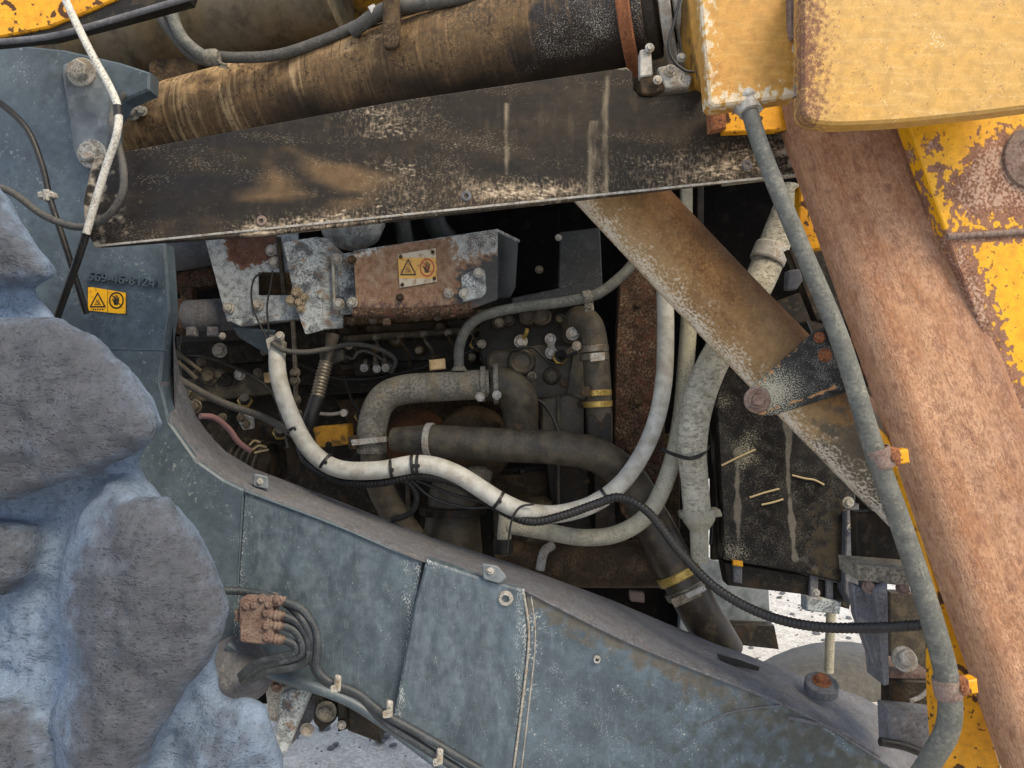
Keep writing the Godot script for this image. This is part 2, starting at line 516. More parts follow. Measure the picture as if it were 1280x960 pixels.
	g3.call("dust_grey", rgb8(102, 105, 113), 0.95, [[1, 1, 1, 0.45, 0.7, rgb8(92, 91, 95), 0.7, -0.05], [0, 2, 2, 0.55, 0.78, rgb8(102, 98, 97), 0.4, 0.0], [8, 1, 1, 0.62, 0.76, rgb8(70, 69, 70), 0.55, -0.1], [2, 1, 1, 0.66, 0.84, rgb8(158, 152, 145), 0.45, 0.1], [5, 2, 2, 0.82, 0.92, rgb8(150, 142, 130), 0.5, 0.05]], 0.08, 0.0, 1.2)
	g3.call("rust", rgb8(136, 84, 54), 0.92, [[1, 1, 1, 0.45, 0.7, rgb8(98, 56, 38), 0.75, -0.1], [8, 1, 1, 0.55, 0.72, rgb8(172, 118, 76), 0.6, 0.15], [2, 1, 1, 0.6, 0.8, rgb8(70, 42, 32), 0.6, -0.15], [3, 1, 1, 0.8, 0.93, rgb8(196, 150, 108), 0.5, 0.1]], 0.14, 0.0, 1.9)
	g3.call("rust_pink", rgb8(124, 108, 100), 0.92, [[1, 1, 1, 0.45, 0.7, rgb8(104, 82, 74), 0.7, -0.1], [8, 1, 1, 0.55, 0.72, rgb8(156, 138, 128), 0.6, 0.15], [2, 1, 1, 0.6, 0.8, rgb8(84, 58, 52), 0.6, -0.15]], 0.14, 0.0, 1.9)
	g3.call("pale_metal", rgb8(178, 176, 170), 0.6, [[1, 1, 1, 0.5, 0.72, rgb8(138, 136, 130), 0.7, 0.0, 0.7], [8, 1, 1, 0.62, 0.76, rgb8(96, 90, 80), 0.7, -0.1, 0.8], [0, 3, 3, 0.6, 0.75, rgb8(150, 122, 92), 0.4, 0.0, 0.9]], 0.06, 0.1, 2.0)
	g3.call("shield_grey", rgb8(176, 184, 188), 0.75, [[1, 1, 1, 0.5, 0.7, rgb8(118, 122, 124), 0.75, 0.0], [8, 1, 1, 0.58, 0.72, rgb8(70, 74, 78), 0.65, -0.1], [0, 2, 2, 0.58, 0.76, rgb8(58, 62, 68), 0.7, -0.05], [2, 1, 1, 0.68, 0.84, rgb8(204, 204, 198), 0.6, 0.1], [0, 3, 3, 0.68, 0.8, rgb8(122, 86, 58), 0.5, 0.05]], 0.1, 0.0, 1.5)
	g3.call("steel_dull", rgb8(128, 120, 106), 0.42, [[1, 1, 1, 0.5, 0.72, rgb8(88, 80, 70), 0.7, 0.0, 0.7], [8, 1, 1, 0.62, 0.76, rgb8(60, 54, 46), 0.6, 0.0, 0.8]], 0.04, 0.65, 2.0)
	g3.call("gold_band", rgb8(190, 162, 88), 0.4, [[1, 1, 1, 0.5, 0.75, rgb8(140, 116, 66), 0.6, 0.0, 0.6], [8, 1, 1, 0.66, 0.78, rgb8(80, 66, 42), 0.6, 0.0, 0.8]], 0.03, 0.6, 2.0)
	g3.call("yellow_paint", rgb8(226, 160, 18), 0.5, [[0, 1, 1, 0.5, 0.78, rgb8(208, 142, 24), 0.6], [1, 2, 2, 0.74, 0.77, rgb8(78, 52, 36), 0.9, -0.3, 0.9], [0, 3, 3, 0.74, 0.77, rgb8(74, 48, 34), 0.95, -0.3, 0.95]], 0.05, 0.0, 1.4)
	g3.call("yellow_grimy", rgb8(176, 128, 36), 0.7, [[0, 1, 1, 0.42, 0.66, rgb8(116, 88, 42), 0.8, 0.0, 0.9], [1, 1, 1, 0.56, 0.76, rgb8(74, 60, 40), 0.7, 0.0, 0.9], [3, 1, 1, 0.84, 0.95, rgb8(40, 32, 24), 0.7]], 0.05, 0.0, 1.4)
	g3.call("belly", rgb8(104, 96, 82), 0.85, [[0, 1, 1, 0.45, 0.7, rgb8(104, 88, 58), 0.7], [1, 1, 1, 0.55, 0.75, rgb8(66, 60, 52), 0.7], [2, 1, 1, 0.7, 0.85, rgb8(120, 112, 96), 0.4]], 0.06, 0.0, 1.0)
	g3.call("ground", rgb8(198, 196, 192), 0.95, [[1, 1, 1, 0.45, 0.7, rgb8(176, 173, 168), 0.7, -0.1], [8, 1, 1, 0.6, 0.75, rgb8(152, 148, 142), 0.6, -0.15], [2, 1, 1, 0.62, 0.8, rgb8(222, 220, 216), 0.8, 0.2], [5, 2, 2, 0.8, 0.9, rgb8(128, 120, 112), 0.6, -0.2]], 0.8, 0.0, 0.7)
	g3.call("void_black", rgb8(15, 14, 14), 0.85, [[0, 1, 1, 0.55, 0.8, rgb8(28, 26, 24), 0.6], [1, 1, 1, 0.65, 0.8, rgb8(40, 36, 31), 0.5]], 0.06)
	g3.call("plate_scab", rgb8(92, 76, 64), 0.9, [[1, 1, 1, 0.46, 0.6, rgb8(70, 54, 44), 0.85, -0.2], [8, 1, 1, 0.5, 0.62, rgb8(40, 33, 29), 0.7, -0.25], [2, 1, 1, 0.62, 0.8, rgb8(150, 122, 98), 0.6, 0.2], [0, 3, 3, 0.62, 0.75, rgb8(92, 60, 50), 0.6, 0.0]], 0.2, 0.0, 1.5)
	g3.call("cable_white", rgb8(206, 204, 196), 0.6, [[8, 1, 1, 0.58, 0.72, rgb8(110, 106, 98), 0.7], [1, 2, 2, 0.55, 0.75, rgb8(170, 166, 156), 0.6]], 0.02, 0.0, 2.2)
	g3.call("pad_grey", rgb8(120, 128, 134), 0.6, [[0, 2, 2, 0.4, 0.8, rgb8(84, 92, 98), 0.8], [1, 1, 1, 0.6, 0.8, rgb8(150, 156, 160), 0.4], [5, 2, 2, 0.9, 0.97, rgb8(60, 62, 64), 0.5]], 0.04)
	g3.call("frame_dark", rgb8(36, 41, 44), 0.5, [[1, 1, 1, 0.5, 0.72, rgb8(58, 63, 66), 0.6], [0, 1, 1, 0.55, 0.75, rgb8(40, 42, 44), 0.6], [8, 1, 1, 0.66, 0.78, rgb8(104, 106, 104), 0.5, 0.1, 0.9]], 0.05)
	g3.call("rust_dark", rgb8(88, 60, 44), 0.9, [[1, 1, 1, 0.45, 0.7, rgb8(60, 44, 36), 0.75, -0.1], [8, 1, 1, 0.58, 0.72, rgb8(116, 84, 58), 0.6, 0.1]], 0.12, 0.0, 1.7)
	g3.call("pipe_oily", rgb8(46, 39, 30), 0.42, [[1, 1, 1, 0.5, 0.72, rgb8(110, 92, 62), 0.6, 0.05, 0.7], [8, 1, 1, 0.6, 0.74, rgb8(34, 30, 26), 0.6, 0.0, 0.3], [3, 1, 1, 0.8, 0.95, rgb8(150, 128, 86), 0.6, 0.1, 0.8]], 0.06)
	g3.call("cable_slate", rgb8(46, 52, 58), 0.5, [[1, 1, 1, 0.5, 0.75, rgb8(76, 84, 92), 0.6, 0.0, 0.8], [8, 1, 1, 0.62, 0.78, rgb8(120, 128, 134), 0.4, 0.0, 0.9]], 0.04, 0.0, 1.8)
	g3.call("sludge", rgb8(150, 138, 116), 0.95, [[8, 1, 1, 0.5, 0.7, rgb8(96, 78, 58), 0.7, -0.3], [2, 1, 1, 0.55, 0.8, rgb8(190, 182, 164), 0.6, 0.3]], 0.3, 0.0, 2.0)
	g3.call("tag_tan", rgb8(190, 164, 120), 0.7, [[1, 1, 1, 0.5, 0.72, rgb8(160, 134, 96), 0.6]], 0.03, 0.0, 2.0)
	var wire := StandardMaterial3D.new()
	wire.albedo_color = rgb8(122, 90, 90); wire.roughness = 0.6
	mats["wire_pink"] = wire
	var straw := StandardMaterial3D.new()
	straw.albedo_color = rgb8(160, 144, 110); straw.roughness = 0.8
	mats["straw"] = straw
	var hole := StandardMaterial3D.new()
	hole.albedo_color = rgb8(16, 15, 14); hole.roughness = 0.9
	mats["dark_hole"] = hole
	make_heroes()
	run_jobs()

func P(a: Array, x0: float, y0: float, w: float, h: float) -> PackedVector2Array:
	var o := PackedVector2Array()
	for i in range(0, a.size(), 2): o.append(Vector2((a[i] - x0) / w, (a[i + 1] - y0) / h))
	return o

func make_heroes() -> void:
	# the long dark guard beam: oily dark paint, tan patches, pale mud along the lower edge, runs
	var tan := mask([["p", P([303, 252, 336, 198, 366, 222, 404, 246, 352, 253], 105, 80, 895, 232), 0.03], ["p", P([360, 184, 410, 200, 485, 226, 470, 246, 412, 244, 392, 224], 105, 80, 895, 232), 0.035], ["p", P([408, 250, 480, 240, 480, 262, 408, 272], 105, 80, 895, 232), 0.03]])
	var mud := mask([["p", P([484, 200, 526, 205, 532, 268, 480, 270], 105, 80, 895, 232), 0.12], ["p", P([560, 205, 600, 226, 755, 224, 760, 248, 560, 262], 105, 80, 895, 232), 0.09], ["p", P([800, 200, 1000, 170, 1000, 222, 800, 246], 105, 80, 895, 232), 0.2], ["p", P([300, 284, 420, 262, 480, 264, 480, 286, 300, 305], 105, 80, 895, 232), 0.09], ["p", P([455, 130, 520, 125, 515, 165, 450, 170], 105, 80, 895, 232), 0.14], ["e", 0.245, 0.93, 0.03, 0.1]])
	var runs := mask([["l", 0.71, 0.3, 0.708, 0.72, 0.007], ["l", 0.728, 0.05, 0.731, 0.7, 0.006], ["l", 0.59, 0.2, 0.592, 0.6, 0.004]])
	var rim := mask([["r", 0.03, 0.3]])
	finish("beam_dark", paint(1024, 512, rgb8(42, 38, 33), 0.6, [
		[0, 1, 1, 0.42, 0.75, rgb8(62, 54, 45), 0.7, 0.0, 0.65], [7, 2, 1, 0.6, 0.9, rgb8(86, 75, 61), 0.45, 0.0, 0.8], [0, 2, 1, 0.6, 0.85, rgb8(30, 28, 26), 0.6, 0.0, 0.35],
		[0, 1, 1, 0.6, 0.95, rgb8(34, 32, 32), 0.85, 0.0, 0.4, mask([["p", P([60, 170, 330, 150, 300, 280, 60, 330], 105, 80, 895, 232), 0.2]]), 0.6],
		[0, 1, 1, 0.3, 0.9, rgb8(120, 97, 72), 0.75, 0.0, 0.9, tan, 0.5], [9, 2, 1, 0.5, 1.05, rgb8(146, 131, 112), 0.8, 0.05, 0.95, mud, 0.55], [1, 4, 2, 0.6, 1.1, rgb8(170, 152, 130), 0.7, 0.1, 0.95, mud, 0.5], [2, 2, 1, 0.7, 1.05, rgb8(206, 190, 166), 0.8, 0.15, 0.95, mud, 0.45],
		[7, 2, 1, 0.4, 1.1, rgb8(150, 138, 118), 0.75, 0.05, 0.9, runs, 0.7], [3, 1, 1, 0.87, 0.97, rgb8(164, 152, 132), 0.7, 0.1, 0.9], [5, 2, 1, 0.86, 0.95, rgb8(150, 140, 120), 0.5, 0.0], [1, 3, 1, 0.9, 1.2, rgb8(168, 158, 142), 0.9, -0.1, 0.8, rim, 0.6]]), 0.09)
	# the big tube: tan dust on its crown, dark flank and underside with runs
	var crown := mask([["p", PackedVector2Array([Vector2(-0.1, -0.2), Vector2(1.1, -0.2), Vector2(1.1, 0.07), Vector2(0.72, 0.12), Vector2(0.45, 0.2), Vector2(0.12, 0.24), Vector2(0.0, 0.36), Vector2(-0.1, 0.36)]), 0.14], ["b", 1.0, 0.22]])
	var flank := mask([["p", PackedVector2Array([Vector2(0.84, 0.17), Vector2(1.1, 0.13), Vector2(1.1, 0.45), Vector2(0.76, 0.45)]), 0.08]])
	var nose := mask([["c", 0.02, 0.09], ["c", 0.17, 0.06], ["c", 0.27, 0.05], ["c", 0.42, 0.03]])
	finish("tube_big", paint(1024, 512, rgb8(96, 78, 58), 0.85, [
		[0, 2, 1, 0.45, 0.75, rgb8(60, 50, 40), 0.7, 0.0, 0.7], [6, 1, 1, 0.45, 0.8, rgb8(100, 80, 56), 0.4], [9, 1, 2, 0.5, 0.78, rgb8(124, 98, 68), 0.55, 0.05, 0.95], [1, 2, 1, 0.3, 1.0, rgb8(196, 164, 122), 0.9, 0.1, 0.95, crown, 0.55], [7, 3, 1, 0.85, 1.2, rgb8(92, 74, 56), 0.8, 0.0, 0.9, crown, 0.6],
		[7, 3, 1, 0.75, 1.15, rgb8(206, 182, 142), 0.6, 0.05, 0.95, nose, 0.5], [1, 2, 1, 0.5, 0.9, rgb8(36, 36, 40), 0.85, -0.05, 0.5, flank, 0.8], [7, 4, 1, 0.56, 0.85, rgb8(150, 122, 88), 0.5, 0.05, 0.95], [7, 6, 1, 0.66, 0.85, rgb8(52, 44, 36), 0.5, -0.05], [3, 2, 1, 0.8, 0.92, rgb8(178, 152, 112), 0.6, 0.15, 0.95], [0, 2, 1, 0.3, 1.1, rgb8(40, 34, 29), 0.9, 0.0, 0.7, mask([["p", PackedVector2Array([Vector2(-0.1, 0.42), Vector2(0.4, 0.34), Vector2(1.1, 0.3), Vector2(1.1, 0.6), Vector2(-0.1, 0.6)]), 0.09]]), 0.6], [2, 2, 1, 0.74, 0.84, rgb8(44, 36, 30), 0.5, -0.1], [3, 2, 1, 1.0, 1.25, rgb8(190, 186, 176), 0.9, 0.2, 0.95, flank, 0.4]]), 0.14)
	# the slanting tube: rust brown, white salt along its under edge
	var salt := mask([["b", 0.46, 0.13], ["l", 0.0, 0.1, 0.0, 0.5, 0.08]])
	finish("tube_slant", paint(1024, 512, rgb8(136, 100, 62), 0.9, [
		[0, 4, 3, 0.45, 0.75, rgb8(112, 80, 52), 0.6, 0.0], [1, 6, 4, 0.55, 0.75, rgb8(160, 122, 80), 0.5, 0.1], [8, 2, 1, 0.55, 0.72, rgb8(92, 66, 44), 0.5, -0.15], [2, 2, 1, 0.6, 0.8, rgb8(176, 140, 96), 0.45, 0.15],
		[0, 1, 1, 0.3, 1.2, rgb8(78, 54, 36), 0.9, 0.0, 0.95, mask([["b", 0.04, 0.24]]), 0.7], [0, 1, 1, 0.3, 1.2, rgb8(176, 152, 116), 0.85, 0.0, 0.95, mask([["b", 0.46, 0.3]]), 0.7],  # roundness shading painted in: dark upper edge, bright dusty lower side
		[1, 1, 1, 0.55, 0.95, rgb8(124, 92, 84), 0.8, 0.0, 0.9, mask([["p", PackedVector2Array([Vector2(0.47, 0.0), Vector2(1.0, 0.0), Vector2(1.0, 0.3), Vector2(0.55, 0.2)]), 0.1]]), 0.6],
		[1, 2, 1, 0.5, 1.0, rgb8(92, 88, 80), 0.85, 0.0, 0.9, mask([["p", PackedVector2Array([Vector2(0.66, 0.12), Vector2(1.0, 0.12), Vector2(1.0, 0.6), Vector2(0.66, 0.6)]), 0.1]]), 0.7],
		[2, 2, 1, 0.65, 1.05, rgb8(222, 214, 198), 0.9, 0.2, 0.95, salt, 0.5], [8, 2, 1, 0.85, 1.15, rgb8(232, 226, 214), 0.85, 0.2, 0.95, salt, 0.5], [3, 2, 1, 0.84, 0.95, rgb8(196, 170, 130), 0.5, 0.15]]), 0.16)
	# the rusted strut: scaly rust in lengthwise bands (x runs across, y along)
	finish("strut_rust", paint(512, 1024, rgb8(158, 117, 88), 0.92, [
		[0, 1, 1, 0.3, 1.2, rgb8(202, 162, 128), 0.85, 0.0, 0.95, mask([["l", 0.52, 0.45, 0.6, 1.2, 0.5]]), 0.6], [0, 1, 1, 0.3, 1.2, rgb8(120, 88, 74), 0.8, 0.0, 0.95, mask([["l", 0.72, -0.1, 0.8, 0.5, 0.3]]), 0.5], [0, 1, 1, 0.4, 1.2, rgb8(130, 88, 64), 0.6, -0.05, 0.95, mask([["l", 0.31, -0.1, 0.33, 1.1, 0.06]]), 0.4],
		[0, 2, 3, 0.42, 0.8, rgb8(142, 96, 66), 0.55, 0.0], [7, 1, 1, 0.55, 0.85, rgb8(190, 146, 112), 0.4, 0.0], [7, 2, 1, 0.62, 0.85, rgb8(128, 86, 62), 0.4, -0.05], [1, 1, 2, 0.62, 0.8, rgb8(112, 74, 58), 0.45, -0.1], [0, 3, 6, 0.55, 0.8, rgb8(184, 148, 122), 0.35, 0.05], [1, 3, 6, 0.55, 0.8, rgb8(140, 100, 80), 0.4, -0.1], [2, 1, 2, 0.5, 0.8, rgb8(190, 154, 128), 0.45, 0.2], [8, 1, 2, 0.56, 0.75, rgb8(122, 84, 64), 0.45, -0.2],
		[3, 1, 2, 0.75, 0.95, rgb8(222, 198, 176), 0.5, 0.2], [3, 2, 2, 0.8, 0.95, rgb8(96, 66, 52), 0.4, -0.2]]), 0.2)
	# dusty yellow blocks: chalky film, scuffs, worn to rust at the rim
	finish("yellow_small", paint(512, 512, rgb8(186, 138, 62), 0.55, [
		[0, 1, 1, 0.45, 0.75, rgb8(176, 128, 56), 0.6], [6, 1, 1, 0.5, 0.85, rgb8(200, 160, 92), 0.5], [1, 1, 1, 0.6, 0.85, rgb8(214, 204, 184), 0.9, 0.1, 0.9, mask([["l", 0.0, 0.0, 0.06, 0.95, 0.16], ["l", 0.05, 0.98, 1.0, 0.93, 0.12], ["l", 0.98, 0.4, 1.0, 1.0, 0.08]]), 0.45], [8, 1, 1, 0.75, 1.0, rgb8(150, 92, 40), 0.5, -0.1, 0.9, mask([["l", 0.05, 0.7, 0.3, 0.9, 0.2]]), 0.3], [5, 1, 1, 0.86, 0.95, rgb8(226, 206, 170), 0.5]]), 0.04)
	finish("yellow_big", paint(1024, 512, rgb8(190, 150, 80), 0.5, [
		[0, 1, 1, 0.3, 1.0, rgb8(200, 154, 68), 0.7], [6, 1, 1, 0.52, 0.85, rgb8(206, 172, 112), 0.5, 0.0, 0.7], [5, 1, 1, 0.83, 0.93, rgb8(232, 214, 180), 0.7], [1, 3, 2, 0.45, 0.95, rgb8(122, 88, 70), 0.9, -0.1, 0.95, mask([["l", 0.0, -0.1, 0.0, 0.92, 0.1]]), 0.45], [8, 2, 1, 0.75, 0.95, rgb8(104, 70, 58), 0.7, -0.15, 0.95, mask([["l", 0.0, -0.1, 0.0, 0.95, 0.1]]), 0.4],
		[8, 1, 1, 1.0, 1.1, rgb8(236, 226, 206), 0.8, 0.05, 0.9, mask([["e", 0.27, 0.1, 0.06, 0.12], ["e", 0.3, 0.52, 0.08, 0.1], ["e", 0.52, 0.55, 0.12, 0.2], ["l", 0.3, 0.97, 0.9, 0.9, 0.05]]), 0.3], [2, 2, 1, 0.84, 0.9, rgb8(112, 76, 50), 0.7, -0.2]]), 0.05)
	var scar := mask([["p", P([1172, 226, 1200, 206, 1222, 172, 1262, 156, 1330, 152, 1330, 286, 1206, 282, 1188, 262, 1174, 250], 1080, 60, 260, 580), 0.05], ["l", 0.46, 0.44, 0.74, 0.8, 0.07], ["l", 0.74, 0.8, 1.0, 1.0, 0.1], ["l", 0.38, 0.41, 1.0, 0.395, 0.02], ["e", 0.33, 0.21, 0.05, 0.02], ["e", 0.36, 0.26, 0.05, 0.015]])
	finish("yellow_web", paint(512, 1024, rgb8(226, 166, 14), 0.45, [
		[0, 1, 2, 0.5, 0.75, rgb8(216, 154, 20), 0.5], [1, 2, 4, 0.8, 0.83, rgb8(134, 84, 50), 0.9, -0.2, 0.95],
		[1, 2, 4, 0.5, 0.56, rgb8(142, 104, 84), 1.0, -0.3, 0.95, scar, 0.55], [8, 1, 2, 0.85, 1.0, rgb8(104, 72, 58), 0.8, -0.15, 0.95, scar, 0.5], [2, 1, 2, 0.9, 1.15, rgb8(196, 172, 154), 0.7, 0.1, 0.95, scar, 0.5]]), 0.07)
	# lower frame plates: slate blue paint, pale chips gathered at the welds and edges
	var edge := mask([["r", 0.06, 0.5], ["l", 0.06, 0.0, 0.03, 1.0, 0.05], ["l", 0.12, 0.9, 0.5, 1.0, 0.1]])
	var blue := func(called: String, extra: Array) -> void:
		finish(called, paint(1024, 512, rgb8(74, 87, 97), 0.42, [
			[0, 1, 1, 0.35, 0.8, rgb8(90, 106, 118), 0.8, 0.0, 0.5], [0, 2, 1, 0.5, 0.85, rgb8(60, 73, 82), 0.6, 0.0, 0.38], [7, 2, 1, 0.62, 0.95, rgb8(112, 130, 144), 0.4, 0.0, 0.6], [9, 1, 2, 0.66, 0.85, rgb8(100, 117, 130), 0.35, 0.0, 0.6], [1, 2, 1, 0.62, 0.8, rgb8(98, 114, 126), 0.3, 0.0, 0.6],
			[5, 2, 1, 0.9, 0.97, rgb8(150, 160, 166), 0.5, 0.03, 0.7], [5, 3, 3, 0.93, 0.98, rgb8(44, 52, 58), 0.5, -0.05, 0.5], [3, 2, 1, 0.95, 1.0, rgb8(214, 216, 212), 0.8, 0.1, 0.9], [2, 3, 2, 0.9, 0.93, rgb8(208, 210, 206), 0.8, 0.05, 0.9]] + extra), 0.03)
	blue.call("frame_plate", [[8, 2, 1, 0.84, 1.02, rgb8(196, 202, 202), 0.85, 0.1, 0.9, edge, 0.42], [1, 1, 1, 0.5, 1.0, rgb8(104, 118, 128), 0.6, 0.0, 0.7, mask([["l", 0.2, 0.1, 0.24, 0.7, 0.1], ["l", 0.45, 0.15, 0.4, 0.6, 0.12], ["l", 0.7, 0.1, 0.72, 0.5, 0.1]]), 0.4]])
	blue.call("frame_plate_long", [[8, 2, 1, 0.85, 1.05, rgb8(206, 208, 204), 0.85, 0.1, 0.9, mask([["l", 0.1, 0.1, 0.02, 1.0, 0.05], ["l", 0.05, 1.0, 0.4, 1.0, 0.12]]), 0.45], [1, 2, 1, 0.55, 0.95, rgb8(96, 90, 80), 0.8, 0.05, 0.95, mask([["l", 0.1, 0.02, 0.7, 0.6, 0.07], ["l", 0.7, 0.6, 1.0, 0.9, 0.1]]), 0.5], [1, 2, 1, 0.55, 0.9, rgb8(56, 64, 62), 0.7, 0.0, 0.5, mask([["e", 0.72, 0.72, 0.3, 0.35]]), 0.4], [5, 3, 2, 0.85, 0.93, rgb8(150, 148, 140), 0.6, 0.05]])
	# black tank wall: drips and brown crust
	finish("tank_black", paint(512, 1024, rgb8(20, 20, 20), 0.38, [
		[0, 1, 1, 0.5, 0.8, rgb8(38, 37, 36), 0.6, 0.0, 0.6], [8, 1, 2, 0.64, 0.76, rgb8(120, 114, 102), 0.5, 0.1, 0.9], [3, 1, 2, 0.86, 0.96, rgb8(170, 162, 146), 0.7, 0.1, 0.9], [1, 1, 2, 0.6, 1.0, rgb8(66, 57, 42), 0.75, 0.1, 0.9, mask([["e", 0.85, 0.9, 0.32, 0.3]]), 0.7], [8, 1, 2, 0.8, 1.05, rgb8(158, 152, 134), 0.8, 0.15, 0.95, mask([["e", 0.1, 0.88, 0.22, 0.1], ["e", 0.06, 0.3, 0.1, 0.06], ["e", 0.2, 0.5, 0.15, 0.12]]), 0.5],
		[0, 1, 2, 0.4, 0.6, rgb8(120, 116, 106), 0.75, 0.1, 0.9, mask([["l", 0.155, 0.5, 0.16, 0.9, 0.018], ["l", 0.45, 0.12, 0.5, 0.45, 0.022], ["l", 0.5, 0.62, 0.54, 0.88, 0.018], ["l", 0.22, 0.13, 0.5, 0.11, 0.012], ["l", 0.5, 0.45, 0.5, 0.62, 0.016]]), 0.4]]), 0.06)
	# gusset: black paint, pale salt near the pin
	finish("gusset_black", paint(512, 512, rgb8(22, 24, 24), 0.42, [[1, 1, 1, 0.5, 0.75, rgb8(40, 42, 41), 0.6], [8, 1, 1, 0.5, 0.75, rgb8(196, 192, 170), 0.9, 0.1, 0.9, mask([["e", 0.2, 0.75, 0.22, 0.25]]), 0.45], [8, 1, 1, 0.62, 0.9, rgb8(150, 152, 150), 0.8, 0.1, 0.9, mask([["e", 0.62, 0.5, 0.2, 0.3]]), 0.35], [3, 1, 1, 0.84, 0.95, rgb8(170, 166, 150), 0.7, 0.1], [1, 1, 1, 0.75, 0.9, rgb8(186, 140, 96), 0.95, 0.0, 0.9, mask([["e", 0.75, 0.2, 0.1, 0.08], ["e", 0.66, 0.05, 0.1, 0.08], ["l", 0.0, 0.8, 0.55, 0.05, 0.03], ["l", 0.05, 1.0, 0.7, 0.7, 0.03]]), 0.45]]), 0.05)
	# rusted heat guard
	finish("guard_rust", paint(1024, 512, rgb8(138, 114, 96), 0.9, [[1, 2, 1, 0.45, 0.7, rgb8(118, 86, 64), 0.65, -0.05], [0, 2, 1, 0.55, 0.75, rgb8(154, 140, 126), 0.6, 0.0], [8, 2, 1, 0.6, 0.72, rgb8(104, 72, 52), 0.7, -0.1], [2, 2, 1, 0.6, 0.8, rgb8(176, 150, 124), 0.6, 0.1], [1, 2, 1, 0.5, 0.8, rgb8(176, 182, 184), 0.95, 0.05, 0.8, mask([["p", PackedVector2Array([Vector2(0, 0), Vector2(0.28, 0), Vector2(0.25, 0.2), Vector2(0.0, 0.38)]), 0.1], ["p", PackedVector2Array([Vector2(0.6, -0.1), Vector2(1.1, -0.1), Vector2(1.1, 0.25), Vector2(0.72, 0.4)]), 0.12]]), 0.6], [1, 1, 1, 0.5, 0.8, rgb8(56, 60, 66), 0.9, 0.0, 0.7, mask([["p", PackedVector2Array([Vector2(0.74, 0.42), Vector2(1.1, 0.25), Vector2(1.1, 1.1), Vector2(0.66, 1.1)]), 0.12]]), 0.7], [1, 2, 1, 0.55, 0.85, rgb8(92, 72, 68), 0.9, 0.0, 0.9, mask([["b", 0.98, 0.14]]), 0.6], [8, 2, 1, 0.95, 1.1, rgb8(60, 50, 44), 0.8, -0.1, 0.9, mask([["p", PackedVector2Array([Vector2(0.6, -0.1), Vector2(1.1, -0.1), Vector2(1.1, 0.25), Vector2(0.72, 0.4)]), 0.12]]), 0.5]]), 0.12)
	# shield plate with a rust scab at the top
	var scab := mask([["p", P([275, 292, 350, 292, 345, 330, 322, 338, 300, 342, 282, 330], 254, 292, 120, 112), 0.06]])
	finish("shield_scab", paint(512, 512, rgb8(172, 180, 186), 0.75, [[1, 1, 1, 0.5, 0.7, rgb8(118, 124, 128), 0.7], [8, 1, 1, 0.62, 0.74, rgb8(84, 88, 92), 0.5, -0.1], [2, 1, 1, 0.66, 0.82, rgb8(196, 198, 196), 0.5, 0.1], [1, 1, 1, 0.6, 0.72, rgb8(112, 84, 72), 1.0, 0.2, 0.95, scab, 0.6], [8, 1, 1, 1.0, 1.15, rgb8(74, 46, 38), 0.9, -0.1, 0.95, scab, 0.6], [2, 1, 1, 0.75, 0.9, rgb8(60, 62, 66), 0.7, 0.0, 0.9, mask([["e", 0.4, 1.0, 0.5, 0.12]]), 0.5]]), 0.1)
	# tyre: grey rubber, powdery, with nicks; the grooves carry a blue-grey silt
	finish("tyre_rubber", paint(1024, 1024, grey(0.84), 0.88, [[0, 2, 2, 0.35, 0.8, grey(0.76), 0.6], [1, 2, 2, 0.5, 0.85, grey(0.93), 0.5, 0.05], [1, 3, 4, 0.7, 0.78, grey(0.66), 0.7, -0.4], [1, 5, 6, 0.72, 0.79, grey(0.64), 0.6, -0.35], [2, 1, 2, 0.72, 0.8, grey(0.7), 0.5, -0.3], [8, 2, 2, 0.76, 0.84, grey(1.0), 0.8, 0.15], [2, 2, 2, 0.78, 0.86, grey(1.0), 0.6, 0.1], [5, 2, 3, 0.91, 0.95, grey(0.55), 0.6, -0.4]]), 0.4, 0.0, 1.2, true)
	mats["sticker"] = sticker(false)
	mats["sign_plate"] = sticker(true)

